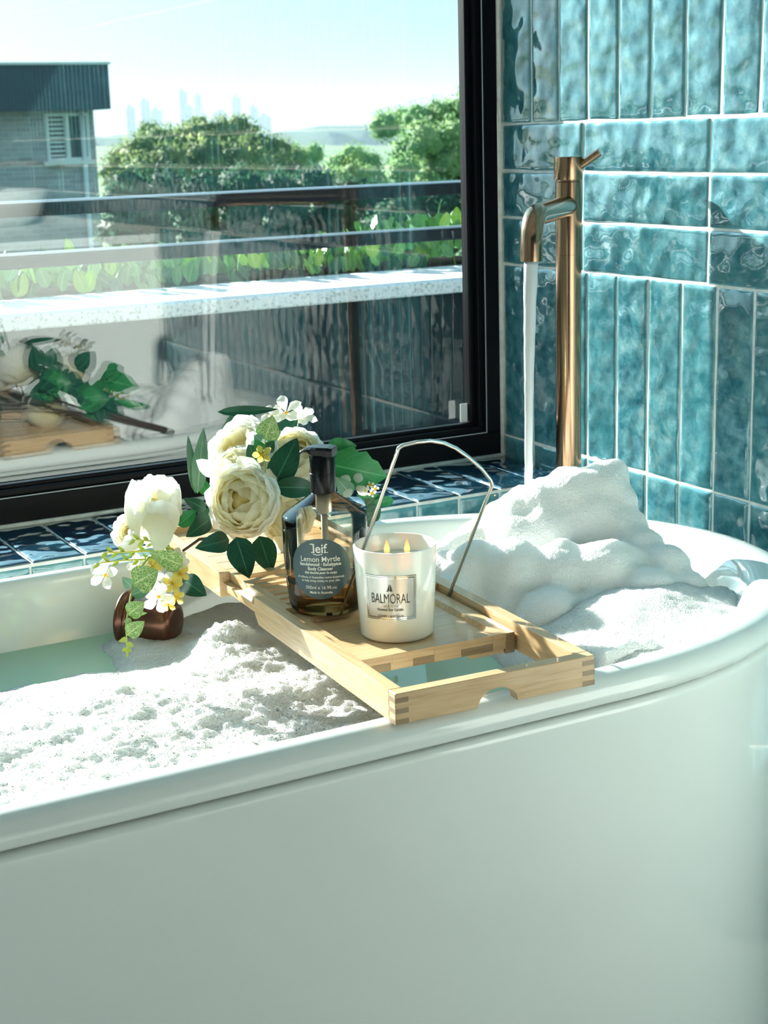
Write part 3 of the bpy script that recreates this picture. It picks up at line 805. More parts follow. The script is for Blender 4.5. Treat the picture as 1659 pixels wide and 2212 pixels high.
for x, y, Y, r in lumps:
    c = PY(x, y, Y); rad = r*pxm(c)
    bmesh.ops.create_icosphere(bm, subdivisions=3, radius=rad, matrix=Matrix.Translation(c) @ Matrix.Diagonal((1,1,.95 if y < 1380 else .55,1)))
    for k in range(7):
        d = Vector((r5.gauss(0,1), r5.gauss(0,1), r5.gauss(0,1)+.3)).normalized()
        bmesh.ops.create_icosphere(bm, subdivisions=2, radius=rad*r5.uniform(.25,.42), matrix=Matrix.Translation(c + d*rad*.68))
    if c.z > ZW + .006:                        # the pile stands on the water
        bmesh.ops.create_cone(bm, segments=20, cap_ends=True, radius1=rad*1.32, radius2=rad*.92, depth=c.z-ZW+.03, matrix=Matrix.Translation((c.x, c.y, (c.z+ZW-.03)/2)))
me = bpy.data.meshes.new('pile'); bm.to_mesh(me); bm.free()
tmp = bpy.data.objects.new('pile', me); COL.objects.link(tmp)
rm = tmp.modifiers.new('r', 'REMESH'); rm.mode = 'VOXEL'; rm.voxel_size = .0042
s_ = tmp.modifiers.new('s', 'SMOOTH'); s_.iterations = 22; s_.factor = .5
me2 = bpy.data.meshes.new_from_object(tmp.evaluated_get(bpy.context.evaluated_depsgraph_get()))
bpy.data.objects.remove(tmp)
me2.name = 'foam_pile'
for vv in me2.vertices:
    c = vv.co; nrm = vv.normal
    d = .0020*noise.fractal(c*22, .9, 2.0, 4) + .0009*noise.noise(c*150)
    p = c + nrm*d
    for _ in range(14):                          # pressed against the tub wall
        if p.z < .585 and not inside(p.x, p.y, .044): p = Vector((p.x + (.85-p.x)*.03, p.y + (CY-p.y)*.05, p.z))
        else: break
    vv.co = p
me2.materials.clear(); me2.materials.append(M['foam'])
me2.polygons.foreach_set('use_smooth', [True]*len(me2.polygons))
fp = obj('foam_pile', me2); tag(fp, 'tall pile of white bubble bath foam under the running tap', 'foam', kind='stuff')

# ================================================================== flowers
def petal_mat(name, c0, c1):
    p = bpy.data.materials.new(name); p.use_nodes = True; n = p.node_tree; n.nodes.clear()
    o_ = n.nodes.new('ShaderNodeOutputMaterial'); mx = n.nodes.new('ShaderNodeMixShader'); d = n.nodes.new('ShaderNodeBsdfDiffuse'); tl = n.nodes.new('ShaderNodeBsdfTranslucent')
    t_ = n.nodes.new('ShaderNodeTexCoord'); s = n.nodes.new('ShaderNodeSeparateXYZ'); c = n.nodes.new('ShaderNodeValToRGB')
    c.color_ramp.elements[0].color = (*c0,1); c.color_ramp.elements[1].color = (*c1,1); c.color_ramp.elements[0].position = .25; c.color_ramp.elements[1].position = .85
    w_ = n.nodes.new('ShaderNodeTexWave'); w_.inputs['Scale'].default_value = 7; w_.inputs['Distortion'].default_value = 2.5; w_.inputs['Detail'].default_value = 2
    b_ = n.nodes.new('ShaderNodeBump'); b_.inputs['Strength'].default_value = .25; b_.inputs['Distance'].default_value = .001
    n.links.new(t_.outputs['UV'], s.inputs[0]); n.links.new(s.outputs[1], c.inputs[0]); n.links.new(t_.outputs['UV'], w_.inputs[0]); n.links.new(w_.outputs['Fac'], b_.inputs['Height'])
    for q in (d, tl): n.links.new(c.outputs[0], q.inputs[0]); n.links.new(b_.outputs[0], q.inputs['Normal'])
    mx.inputs[0].default_value = .66
    n.links.new(d.outputs[0], mx.inputs[1]); n.links.new(tl.outputs[0], mx.inputs[2]); n.links.new(mx.outputs[0], o_.inputs[0]); return p
M['petal'] = petal_mat('ivory_petal', (.96,.93,.72), (.97,.97,.93)); M['petal_in'] = petal_mat('butter_petal', (.97,.85,.45), (.97,.94,.76)); M['petal_w'] = petal_mat('white_petal', (.92,.92,.75), (.95,.96,.93))
M['petal_y'] = petal_mat('yellow_petal', (.78,.58,.08), (.85,.72,.22))
def leaf_mat(name, cols, vein, rough=.35, net=False):
    l = mat(name, rough=rough)
    uv_ = coords(l, 'UV'); s = N(l, 'ShaderNodeSeparateXYZ'); L(l, uv_, s.inputs[0])
    nn = noise_n(l, coords(l), 40, 3)
    base = ramp(l, nn, [(.3, cols[0]), (.7, cols[1])])
    ax_ = mathn(l, 'ABSOLUTE', mathn(l, 'SUBTRACT', s.outputs[0], .5))
    mid = mathn(l, 'LESS_THAN', ax_, .022)
    if net:
        vo = N(l, 'ShaderNodeTexVoronoi'); vo.feature = 'DISTANCE_TO_EDGE'; vo.inputs['Scale'].default_value = 11; L(l, uv_, vo.inputs['Vector'])
        rib = mathn(l, 'LESS_THAN', vo.outputs['Distance'], .06)
    else:
        rib = mathn(l, 'LESS_THAN', mathn(l, 'FRACT', mathn(l, 'SUBTRACT', mathn(l, 'MULTIPLY', s.outputs[1], 7.0), mathn(l, 'MULTIPLY', ax_, 5.0))), .07)
    k = mathn(l, 'MAXIMUM', mid, mathn(l, 'MULTIPLY', rib, .9 if net else .35))
    L(l, mixc(l, k, base, vein), P(l).inputs['Base Color'])
    P(l).inputs['Specular IOR Level'].default_value = .3; P(l).inputs['Subsurface Weight'].default_value = .15; P(l).inputs['Subsurface Scale'].default_value = .004
    return l
M['leaf_d'] = leaf_mat('dark_green_leaf', ((.006,.055,.030),(.012,.095,.050)), (.06,.20,.11))
M['leaf_m'] = leaf_mat('mid_green_leaf', ((.015,.16,.045),(.030,.25,.075)), (.10,.36,.14))
M['leaf_p'] = leaf_mat('grey_green_leaf', ((.10,.22,.14),(.17,.32,.21)), (.34,.48,.36), .5)
M['leaf_n'] = leaf_mat('netted_pale_leaf', ((.13,.28,.07),(.22,.38,.11)), (.58,.70,.33), .5, True)
M['leaf_y'] = mat('lime_sprig', (.48,.56,.10), .5, **{'Subsurface Weight': .3, 'Subsurface Scale': .004})
M['stem'] = mat('brown_stem', (.06,.035,.02), .6); M['stem_g'] = mat('green_stem', (.30,.40,.10), .5)

bq = empty('flower_bouquet', (.74, 1.72, .60)); tag(bq, 'bunch of artificial white peonies with green leaves lying on the caddy', 'flowers')
def petal_mesh(R_, phi, hw, seed, m_, flare=.10, n=10, k=9, zs_=1.0):
    r = random.Random(seed); o1, o2 = r.uniform(0,6), r.uniform(0,6)
    v = []; f = []; uv = []
    for j in range(k+1):
        s = j/k
        for i in range(n+1):
            t_ = 2*i/n - 1
            w_ = hw*(.30 + .70*math.sin(min(1, s/.62)*math.pi/2))*(1 if s < .72 else math.sqrt(max(.0, 1-((s-.72)/.34)**2)))
            ph = phi*(.06 + .94*s*(1 - .10*abs(t_)**2.2*(s>.5)))
            rad = R_*(1 + flare*s**3 + .045*s*s*math.sin(4.2*t_+o1) + .022*s**3*math.sin(9*t_+o2) + .02*t_*t_)
            th = t_*w_
            v.append((rad*math.sin(ph)*math.cos(th), rad*math.sin(ph)*math.sin(th), -rad*math.cos(ph)*zs_)); uv.append((i/n, s))
    W = n+1
    for j in range(k):
        for i in range(n): f.append([j*W+i, j*W+i+1, (j+1)*W+i+1, (j+1)*W+i])
    return mesh('petal', v, f, m_, True, uv)
_pc = {}
def peony(c, r, axis, seed, spec=None, zs_=1.0, group_name='peony', roll=0):
    r_ = random.Random(seed)
    axis = Vector(axis).normalized()
    Q = axis.to_track_quat('Z', 'Y').to_matrix().to_4x4() @ Matrix.Rotation(roll, 4, 'Z')
    core = MB().lathe([(.0,-r*.90*zs_),(r*.30,-r*.86*zs_),(r*.36,-r*.6*zs_),(r*.30,0),(r*.22,r*.2*zs_),(.0,r*.3*zs_)], 14, Matrix.Translation(c) @ Q).build(group_name, M['petal_in'], bq, smooth=True)
    core.location = Vector(c) - bq.location; core.data.transform(Matrix.Translation(-(Vector(c)-bq.location)))
    spec = spec or [(1.0,1.70,6,.80,.06,'petal'),(.95,1.84,6,.80,.02,'petal'),(.90,1.96,5,.86,.0,'petal'),(.84,2.08,5,.92,.0,'petal_in'),(.78,2.22,5,.95,-.02,'petal_in'),(.70,2.38,4,1.05,-.03,'petal_in'),(.60,2.55,4,1.1,-.04,'petal_in'),(.45,2.75,3,1.3,-.05,'petal_in')]
    for li, (R_, phi, n, hw, fl_, mm) in enumerate(spec):
        for k in range(n):
            key = (round(r*R_,4), phi, hw, fl_, mm, k % 3, zs_)
            if key not in _pc: _pc[key] = petal_mesh(r*R_, phi, hw, hash(key[:2]) % 999 + k, M[mm], fl_, zs_=zs_)
            o_ = bpy.data.objects.new('petal', _pc[key])
            a = 2*math.pi*(k + .5*(li % 2))/n + r_.uniform(-.2,.2)
            o_.matrix_local = Q @ Matrix.Rotation(a,4,'Z') @ Matrix.Rotation(r_.uniform(-.10,.10),4,'Y') @ Matrix.Rotation(r_.uniform(-.08,.08),4,'X')
            link(o_, core)
    return core
def toward(p, dx=0, dy=0, dz=0):
    d = (Vector((0,0,EYE)) - Vector(p)).normalized(); return (d + RX*dx - DN*dy).normalized()
c = PY(524, 1082, 1.66); peony(c, .0425, toward(c, -.28, -.02), 1)
wsp = [(1.0,1.80,6,.80,.06,'petal'),(.95,1.95,6,.80,.02,'petal'),(.90,2.06,5,.86,.0,'petal'),(.83,2.2,5,.92,.0,'petal'),(.75,2.35,5,.95,-.02,'petal'),(.62,2.5,4,1.05,-.03,'petal_in')]
c = PY(523, 972, 1.755); peony(c, .0450, toward(c, -.7, .75), 2, wsp)
c = PY(505, 1020, 1.73); peony(c, .034, toward(c, -.9, .5), 12)
c = PY(640, 985, 1.78); peony(c, .0390, toward(c, .15, .55), 3)
c = PY(618, 1120, 1.745); peony(c, .0360, toward(c, .5, -.3), 4)
bud = [(1.0,2.25,5,.80,.03,'petal'),(.92,2.35,5,.78,.0,'petal'),(.80,2.4,5,.8,.0,'petal'),(.62,2.45,4,.9,-.02,'petal_in'),(.42,2.5,4,1.0,-.02,'petal_in')]
c = PY(330, 1098, 1.70); peony(c, .0330, toward(c, .12, 1.4), 5, bud, 1.45, roll=2.4)
c = PY(280, 1150, 1.715); peony(c, .0215, toward(c, -.9, .3), 6, bud, 1.0)

def leaf(base, tip, width, m_, bend=.12, fold=.18, up=None, parent=None, name='leaf', wav=.04, serr=0, kshape=.75):
    base, tip = Vector(base), Vector(tip); ax_ = tip-base; Ln = ax_.length; ax_.normalize()
    up = Vector(up) if up is not None else (Vector((0,0,EYE)) - base)
    up = (up - ax_*up.dot(ax_)).normalized(); sd_ = ax_.cross(up)
    v = []; f = []; uv = []; ny, nx = 9, 4; sd0 = rnd.uniform(0,9)
    for j in range(ny+1):
        s = j/ny; w_ = width*.5*(math.sin(math.pi*s**kshape)**.8 + .02)
        for i in range(nx+1):
            t_ = 2*i/nx-1
            ww_ = w_*(1 + (serr*(1 if j % 2 else -1) if abs(t_) == 1 else 0))
            h = bend*Ln*math.sin(math.pi*s) - fold*w_*(1-abs(t_)) + wav*w_*math.sin(5*s*3.1+sd0)*t_
            v.append(base + ax_*(Ln*s) + sd_*(t_*ww_) + up*h); uv.append((i/nx, s))
    W = nx+1
    for j in range(ny):
        for i in range(nx): f.append([j*W+i, j*W+i+1, (j+1)*W+i+1, (j+1)*W+i])
    return obj(name, mesh(name, v, f, M[m_], True, uv), parent or bq)
LV = [ # base px, tip px, depth at base, depth at tip, width px, material, bend
    ((588,1054),(642,946),1.690,1.700,62,'leaf_d',.10),((592,1052),(686,1054),1.685,1.680,46,'leaf_d',.14),
    ((495,1166),(421,1184),1.665,1.640,46,'leaf_d',.14),((510,1160),(538,1250),1.650,1.625,60,'leaf_d',.10),((560,1158),(586,1237),1.668,1.650,54,'leaf_d',.10),((590,1190),(612,1225),1.72,1.70,40,'leaf_d',.1),
    ((426,1066),(440,924),1.730,1.745,34,'leaf_p',.06),((422,1066),(406,940),1.735,1.760,20,'leaf_p',.12),((445,1100),(396,1076),1.700,1.695,28,'leaf_d',.12),
    ((384,1135),(424,1102),1.700,1.690,34,'leaf_m',.12),((455,1120),(402,1160),1.700,1.690,40,'leaf_d',.1),((470,1110),(408,1135),1.715,1.70,40,'leaf_d',.1),((448,1070),(430,1028),1.74,1.74,26,'leaf_m',.1),((560,1000),(536,960),1.690,1.690,40,'leaf_d',.1),((700,1000),(836,1030),1.800,1.780,86,'leaf_m',.16),((705,985),(770,962),1.81,1.80,60,'leaf_m',.1),
    ((392,1250),(446,1287),1.690,1.650,48,'leaf_d',.1),((470,890),(600,884),1.82,1.80,22,'leaf_d',.05),((640,1195),(600,1230),1.74,1.72,46,'leaf_d',.1),((760,1070),(724,1030),1.78,1.77,36,'leaf_p',.1),((830,1085),(770,1068),1.79,1.78,26,'leaf_m',.1),((850,1080),(795,1090),1.79,1.78,22,'leaf_m',.15)]
for b_, t_, Yb, Yt, w_, mm, bd in LV:
    B = PY(*b_, Yb); leaf(B, PY(*t_, Yt), w_*pxm(B), mm, bd, serr=.10 if w_ > 80 else 0)
# eucalyptus rounds, netted leaves
for b_, t_, Y_, w_, mm in (((572,950),(590,898),1.66,50,'leaf_n'),((565,952),(548,940),1.66,24,'leaf_p'),((575,950),(608,930),1.67,26,'leaf_p'),((566,975),(550,950),1.66,26,'leaf_m'),((575,975),(592,952),1.665,26,'leaf_d'),
    ((795,1120),(822,1092),1.73,36,'leaf_p'),((785,1130),(812,1110),1.72,36,'leaf_p'),((790,1092),(808,1078),1.74,26,'leaf_p'),
    ((395,1222),(322,1192),1.625,44,'leaf_n'),((288,1262),(342,1232),1.61,62,'leaf_n'),((285,1285),(330,1268),1.61,30,'leaf_p'),((284,1268),(264,1246),1.62,24,'leaf_p'),((276,1328),(312,1300),1.595,40,'leaf_n'),((285,1328),(318,1324),1.595,12,'leaf_n'),((274,1372),(312,1342),1.585,36,'leaf_n'),((272,1336),(284,1352),1.59,16,'leaf_n'),((274,1380),(256,1386),1.58,12,'leaf_y'),((274,1390),(289,1397),1.58,12,'leaf_y'),((274,1402),(262,1406),1.58,9,'leaf_y'),((274,1402),(285,1408),1.58,9,'leaf_y'),((275,1400),(275,1422),1.58,7,'leaf_y')):
    B = PY(*b_, Y_); leaf(B, PY(*t_, Y_-.006), w_*pxm(B), mm, .08, fold=.1, kshape=.62)
def stem(pts, r0, r1, m_, name='stem'):
    P_ = [p if isinstance(p, Vector) else PY(*p) for p in pts]; n = len(P_)
    return MB().tube(P_, [r0+(r1-r0)*k/(n-1) for k in range(n)], 7).build(name, M[m_], bq, smooth=True)
stem([(380,1195,1.68),(320,1205,1.64),(292,1245,1.62),(280,1300,1.60),(272,1350,1.59),(275,1415,1.58)], .0016, .0007, 'stem_g')
stem([(575,1050,1.69),(571,990,1.665),(572,950,1.66)], .0012, .0009, 'stem_g')
tipv = Vector((.995, 1.893, .591))
for (x, y, Y_), k in (((560,1100,1.70),0),((540,1000,1.76),1),((650,1010,1.78),2),((440,1170,1.70),3),((620,1150,1.74),4),((470,1130,1.71),5)):
    off = Vector((.004*math.cos(k*1.05), 0, .004*math.sin(k*1.05)+.001))
    a = PY(x, y, Y_); mid = Vector((.88, 1.835, .628)) + off*1.3
    stem([a, (a+mid)/2 + Vector((0,0,.006)), mid, tipv+off], .0016, .0024, 'stem')
stem([(480,1160,1.70),(430,1165,1.70),(395,1190,1.69)], .0022, .0018, 'stem')
# lime sprigs
for pts in ([(400,1195,1.68),(320,1190,1.66),(262,1193,1.65),(232,1193,1.645)],[(400,1205,1.68),(330,1208,1.65),(270,1210,1.64),(216,1216,1.63)],[(380,1190,1.68),(345,1172,1.66),(318,1168,1.655),(292,1165,1.65)]):
    st_ = stem(pts, .0013, .0008, 'leaf_y', 'sprig')
    for k in range(9):
        q = k/8*(len(pts)-1); i = min(int(q), len(pts)-2); u = q-i
        b_ = PY(*pts[i])*(1-u) + PY(*pts[i+1])*u
        s_ = 1 if k % 2 else -1
        d_ = (-RX*.7 - DN*(.6*s_)).normalized()*.010
        leaf(b_, b_+d_ - FW*.002, .0042, 'leaf_y', .08, name='bract')
# small open blossoms
def blossom(px_, Y_, r, axis, n, m_, name='blossom', wide=.62):
    c = PY(*px_, Y_); axis = Vector(axis).normalized()
    Q = axis.to_track_quat('Z','Y').to_matrix()
    hb = MB().lathe([(.0,-.004),(.0018,-.002),(.0024,.001),(.0,.003)], 10, Matrix.Translation(c) @ Q.to_4x4()).build(name, M['petal_y'], bq, smooth=True)
    ro = rnd.uniform(0,2)
    for k in range(n):
        a = 2*math.pi*k/n + ro + rnd.uniform(-.12,.12)
        d_ = Q @ Vector((math.cos(a), math.sin(a), rnd.uniform(.05,.45))).normalized()
        leaf(c + d_*.001, c + d_*r*rnd.uniform(.9,1.1), r*wide, m_, .16, fold=-.2, up=axis, parent=hb, name='petal', wav=.12, kshape=1.5)
    return hb
for px_, Y_, r, dx, dy, n, mm in (((228,1243),1.64,.020,-.5,.2,5,'petal_w'),((342,1288),1.61,.021,.2,-.5,5,'petal_w'),((352,1262),1.62,.017,.1,.2,5,'petal_w'),((618,892),1.80,.024,-.3,.9,5,'petal_w'),((650,905),1.81,.022,.3,.9,5,'petal_w'),((590,895),1.815,.018,-.5,.7,4,'petal_w'),((762,1048),1.78,.021,.2,.2,4,'petal_w'),
    ((372,1262),1.615,.012,.2,0,5,'petal_y'),((380,1290),1.61,.011,.3,-.4,5,'petal_y'),((362,1305),1.61,.010,.1,-.6,4,'petal_y'),((388,1240),1.63,.012,.3,.1,5,'petal_y'),((567,982),1.65,.012,-.1,.1,5,'petal_y'),((378,1205),1.64,.013,.2,.2,6,'petal_w'),((390,1215),1.64,.011,.4,.1,6,'petal_w'),((330,1225),1.66,.015,-.3,.3,5,'petal_y'),((300,1225),1.665,.016,-.3,.4,5,'petal_w'),
    ((788,1060),1.77,.007,.1,.2,4,'petal_w'),((800,1048),1.77,.006,.1,.3,4,'petal_w'),((803,1066),1.77,.006,.2,.1,4,'petal_w'),((810,1056),1.775,.006,.2,.2,4,'petal_w')):
    c = PY(*px_, Y_); blossom(px_, Y_, r, toward(c, dx, dy), n, mm)
leaf(PY(645,915,1.80), PY(656,884,1.80), .006, 'petal_w', .1, name='bud'); stem([(640,935,1.80),(645,912,1.80)], .0009, .0007, 'stem_g')

# broad backing leaves on the window side of the bouquet
rb = random.Random(21)
for k in range(20):
    a = PY(rb.uniform(500,660), rb.uniform(960,1090), rb.uniform(1.815,1.845))
    d_ = Vector((rb.uniform(-.9,.9), rb.uniform(-.05,.5), rb.uniform(-.6,.9))).normalized()
    leaf(a, a + d_*rb.uniform(.035,.055), rb.uniform(.034,.046), 'leaf_d' if k % 3 else 'leaf_m', .12, up=(rb.uniform(-.4,.4),1,.3))

# loose outer petals
for b_, t_, Yb, Yt, w_, bd in (((322,1098),(352,1190),1.672,1.655,72,.16),((312,1110),(288,1040),1.675,1.680,58,.14),((345,1090),(372,1030),1.675,1.685,52,.14),((352,1120),(388,1085),1.68,1.69,44,.12),
    ((478,1030),(424,994),1.70,1.685,34,.10),((520,1035),(548,990),1.665,1.680,60,.12),((490,1040),(470,990),1.67,1.69,50,.12),((560,1050),(600,1030),1.68,1.70,50,.10),((610,1085),(640,1040),1.73,1.75,50,.1),((590,1160),(640,1200),1.72,1.71,56,.12)):
    B = PY(*b_, Yb); leaf(B, PY(*t_, Yt), w_*pxm(B), 'petal', bd, fold=-.25, name='petal', wav=.14, kshape=1.25)
# ================================================================== balcony outside the window
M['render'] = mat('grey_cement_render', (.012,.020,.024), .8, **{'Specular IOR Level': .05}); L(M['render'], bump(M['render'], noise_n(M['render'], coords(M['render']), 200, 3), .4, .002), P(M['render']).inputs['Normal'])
M['cap'] = mat('pale_speckled_coping', (.80,.80,.78), .7); L(M['cap'], ramp(M['cap'], noise_n(M['cap'], coords(M['cap']), 140, 2), [(.36, (.45,.45,.44)), (.44, (.80,.80,.79)), (.6, (.86,.86,.85))]), P(M['cap']).inputs['Base Color'])
M['rail'] = mat('black_rail', (.008,.010,.014), .5, **{'Specular IOR Level': .12})
M['rail_glint'] = mat('pale_rail_glint', (.72,.76,.82), .35, .3)  # pale tone for the bright sunlit line on the rails
M['deck'] = mat('grey_balcony_paving', (.16,.16,.16), .8)
dk = MB().box((-3, YF+.16, -.12), (4.5, 3.15, -.04)).build('balcony_floor', M['deck']); tag(dk, 'grey paved balcony floor outside the window', 'floor', kind='structure')
zc_ = EYE - .345
pw = empty('parapet_wall', (.8, 3.2, -.12)); tag(pw, 'rendered parapet wall with a pale coping outside the window', 'wall')
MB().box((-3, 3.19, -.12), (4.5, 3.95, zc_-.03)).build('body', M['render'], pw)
MB().box((-3, 3.16, zc_-.03), (4.5, 3.52, zc_)).build('coping', M['cap'], pw, bevel=.004)
MB().box((-3, 3.52, zc_-.03), (4.5, 3.95, zc_-.015)).build('planter_soil', mat('dark_soil', (.03,.025,.02), .9), pw)
rl = empty('balcony_railing', (.8, 3.40, zc_)); tag(rl, 'dark metal balcony railing with two flat rails above the hedge', 'railing')
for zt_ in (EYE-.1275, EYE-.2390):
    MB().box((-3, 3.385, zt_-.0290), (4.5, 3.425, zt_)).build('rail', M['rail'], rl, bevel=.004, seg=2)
    MB().tube([(-3, 3.405, zt_), (4.5, 3.405, zt_)], .0055, 10).build('rail_glint_strip', M['rail_glint'], rl, smooth=True)  # added pale tube that draws the sunlit line along the rail top
for x in (-1.9, -.3, 3.05):
    MB().box((x-.02, 3.39, zc_), (x+.02, 3.42, EYE-.1275-.029)).build('post', M['rail'], rl)
# hedge of round leaves behind the coping
M['hedge1'] = leaf_mat('jade_leaf', ((.12,.30,.10),(.22,.44,.14)), (.42,.62,.26), .3); M['hedge2'] = leaf_mat('lime_leaf', ((.30,.52,.06),(.44,.64,.10)), (.60,.76,.25), .35); M['hedge3'] = leaf_mat('deep_jade_leaf', ((.035,.12,.06),(.07,.19,.09)), (.2,.36,.18), .25)
hg = empty('round_leaf_hedge', (1.6, 3.72, zc_)); tag(hg, 'low hedge of round green leaves behind the balcony railing', 'hedge')
rh = random.Random(11)
hm = []
for k in range(7):
    mm = ('hedge1','hedge1','hedge2','hedge3','hedge3','hedge1','hedge2')[k]
    v = []; f = []; uv = []
    for j in range(7):
        s = j/6; w_ = .5*.66*(math.sin(math.pi*min(1,s**.8*.98+.01))**.62)
        for i in range(4):
            t_ = 2*i/3-1
            v.append((t_*w_, .06*math.sin(s*3)+.10*t_*t_*(1 if k % 2 else -.4), s)); uv.append((i/3, s))
    for j in range(6):
        for i in range(3): f.append([j*4+i, j*4+i+1, j*4+i+5, j*4+i+4])
    hm.append(mesh('leaf', v, f, M[mm], True, uv))
def hleaf(p, size, rot, me, parent):
    o_ = bpy.data.objects.new('leaf', me); o_.matrix_local = Matrix.Translation(Vector(p)-parent_world(parent)) @ rot.to_matrix().to_4x4() @ Matrix.Scale(size,4); return link(o_, parent)
from mathutils import Euler
for k in range(290):
    x = rh.uniform(.84, 2.62); d = rh.random(); y = 3.54 + .20*d
    top = .070 + .035*noise.noise(Vector((x*4,0,2))) + (.06*sm(1.95,2.15,x)) + .03*math.exp(-((x-1.12)/.12)**2)
    z = zc_ - .01 + rh.uniform(-.2, .95)*top*(.75+.3*d)
    hleaf((x,y,z), rh.uniform(.042,.064), Euler((rh.uniform(-.7,.5), rh.uniform(-.6,.6), rh.uniform(-1.2,1.2))), hm[rh.randrange(7)], hg)
v = []; f = []                                  # the crowd of leaves further in, too dense to count
for k in range(2600):
    x = rh.uniform(-.6, 3.6); y = rh.uniform(3.66, 3.94); top = .06 + .03*noise.noise(Vector((x*4,0,2))) + .05*sm(1.95,2.2,x)
    z = zc_ - .02 + rh.uniform(0,1)*top; s = rh.uniform(.03,.05)
    R_ = Euler((rh.uniform(-1,.8), rh.uniform(-.8,.8), rh.uniform(-3,3))).to_matrix()
    n0 = len(v)
    for q in ((0,0,0),(.33,0,.35),(.30,.05,.75),(0,.06,1),(-.30,.05,.75),(-.33,0,.35)): v.append(Vector((x,y,z)) + R_ @ (Vector(q)*s))
    f += [[n0,n0+1,n0+2,n0+3],[n0,n0+3,n0+4,n0+5]]
o = obj('inner_foliage', mesh('inner_foliage', v, f, M['hedge1'], True), hg); o['kind'] = 'stuff'
v = []
MB().tube([(x, 3.62+.1*((k*7)%3), zc_-.02) if False else (x, 3.66, zc_+.0) for k, x in enumerate((-.5,.5,1.5,2.5,3.5))], .012, 6).build('stem', M['stem'], hg, smooth=True)

# ================================================================== ground, trees, house, skyline
M['turf'] = mat('distant_turf', (.10,.20,.06), .9); L(M['turf'], ramp(M['turf'], noise_n(M['turf'], coords(M['turf']), .08, 5), [(.35, (.05,.12,.04)), (.65, (.16,.27,.09))]), P(M['turf']).inputs['Base Color'])
v = []; f = []
gxs = [-400,-150,-40,0,20,60,150,400,900,2500,4000]; gys = [4.2,12,30,70,150,300,600,1000,1600,2400,3400]
def gz(x, y):
    return -4.0 - .09*min(y,260) + 24*sm(700,1000,y)*(.6+.4*math.sin(x*.004)) + 6*sm(1000,2500,y)
for y in gys:
    for x in gxs: v.append((x, y, gz(x,y)))
W = len(gxs)
for j in range(len(gys)-1):
    for i in range(W-1): f.append([j*W+i, j*W+i+1, (j+1)*W+i+1, (j+1)*W+i])
gr = obj('ground', mesh('ground', v, f, M['turf'], True)); tag(gr, 'green ground falling away outside the house', 'ground', kind='structure')

def foliage(name, c0, c1, c2):
    fmt = mat(name, rough=.7); nn = noise_n(fmt, coords(fmt), 1.3, 6, .65)
    L(fmt, ramp(fmt, nn, [(.32, c0), (.5, c1), (.68, c2)]), P(fmt).inputs['Base Color'])
    tl = N(fmt, 'ShaderNodeBsdfTranslucent'); mx = N(fmt, 'ShaderNodeMixShader'); mx.inputs[0].default_value = .45
    L(fmt, P(fmt).inputs['Base Color'].links[0].from_socket, tl.inputs[0]); L(fmt, P(fmt).outputs[0], mx.inputs[1]); L(fmt, tl.outputs[0], mx.inputs[2])
    L(fmt, mx.outputs[0], fmt.node_tree.nodes['Material Output'].inputs[0]); return fmt
M['fol_a'] = foliage('olive_foliage', (.07,.13,.06), (.20,.28,.10), (.40,.44,.17)); M['fol_b'] = foliage('fresh_foliage', (.10,.24,.09), (.30,.48,.19), (.52,.64,.28)); M['fol_c'] = foliage('dark_foliage', (.02,.08,.05), (.05,.14,.08), (.10,.22,.11)); M['bark'] = mat('grey_bark', (.10,.085,.07), .9)
def tree(label, Y, blobs, m_, seed, cat='tree', lf=.30, dens=520):
    r = random.Random(seed)
    cs = [(PY(x, y, Y + dy), rr) for x, y, dy, rr in blobs]
    xm = sum(c.x for c, _ in cs)/len(cs); ym = sum(c.y for c, _ in cs)/len(cs)
    g0 = gz(xm, ym)
    t_ = empty('tree', (xm, ym, g0)); tag(t_, label, cat)
    v = []; f = []
    for c, rr in cs:
        rad = rr*pxm(c)
        bm_ = bmesh.new(); bmesh.ops.create_icosphere(bm_, subdivisions=3, radius=rad*.74)
        n0 = len(v)
        off = Vector((r.uniform(0,99),0,0))
        for q in bm_.verts:
            k_ = 1 + .55*noise.fractal(q.co*(3.0/rad) + off, .8, 2.0, 4)
            v.append(c + Vector((q.co.x*k_, q.co.y*k_, q.co.z*.9*k_)))
        f += [[n0+q.index for q in fc.verts] for fc in bm_.faces]; bm_.free()
        for k in range(dens):
            d = Vector((r.gauss(0,1), r.gauss(0,1), r.gauss(0,1))).normalized()
            p = c + d*rad*r.uniform(.45,1.20)**.8; s = lf*rad*r.uniform(.22,.5)
            a_ = Vector((r.gauss(0,1), r.gauss(0,1), r.gauss(0,1))).normalized(); b_ = a_.cross(d + Vector((.01,.02,.03))).normalized()
            n0 = len(v); v += [p - a_*s, p + b_*s*.5, p + a_*s, p - b_*s*.5]; f.append([n0,n0+1,n0+2,n0+3])
    obj('crown', mesh('crown', v, f, m_, True), t_)
    zt_ = min(c.z for c, _ in cs)
    MB().tube([(xm, ym, g0-.3), (xm+.1, ym, (g0+zt_)/2), (xm, ym, zt_)], [.3,.24,.18], 8).build('trunk', M['bark'], t_, smooth=True)
    for k in range(3):
        c = cs[(k*5+1) % len(cs)][0]; MB().tube([(xm, ym, zt_), tuple((Vector((xm,ym,zt_))+c)/2 + Vector((0,0,-.1))), tuple(c)], [.16,.11,.06], 6).build('branch', M['bark'], t_, smooth=True)
    return t_
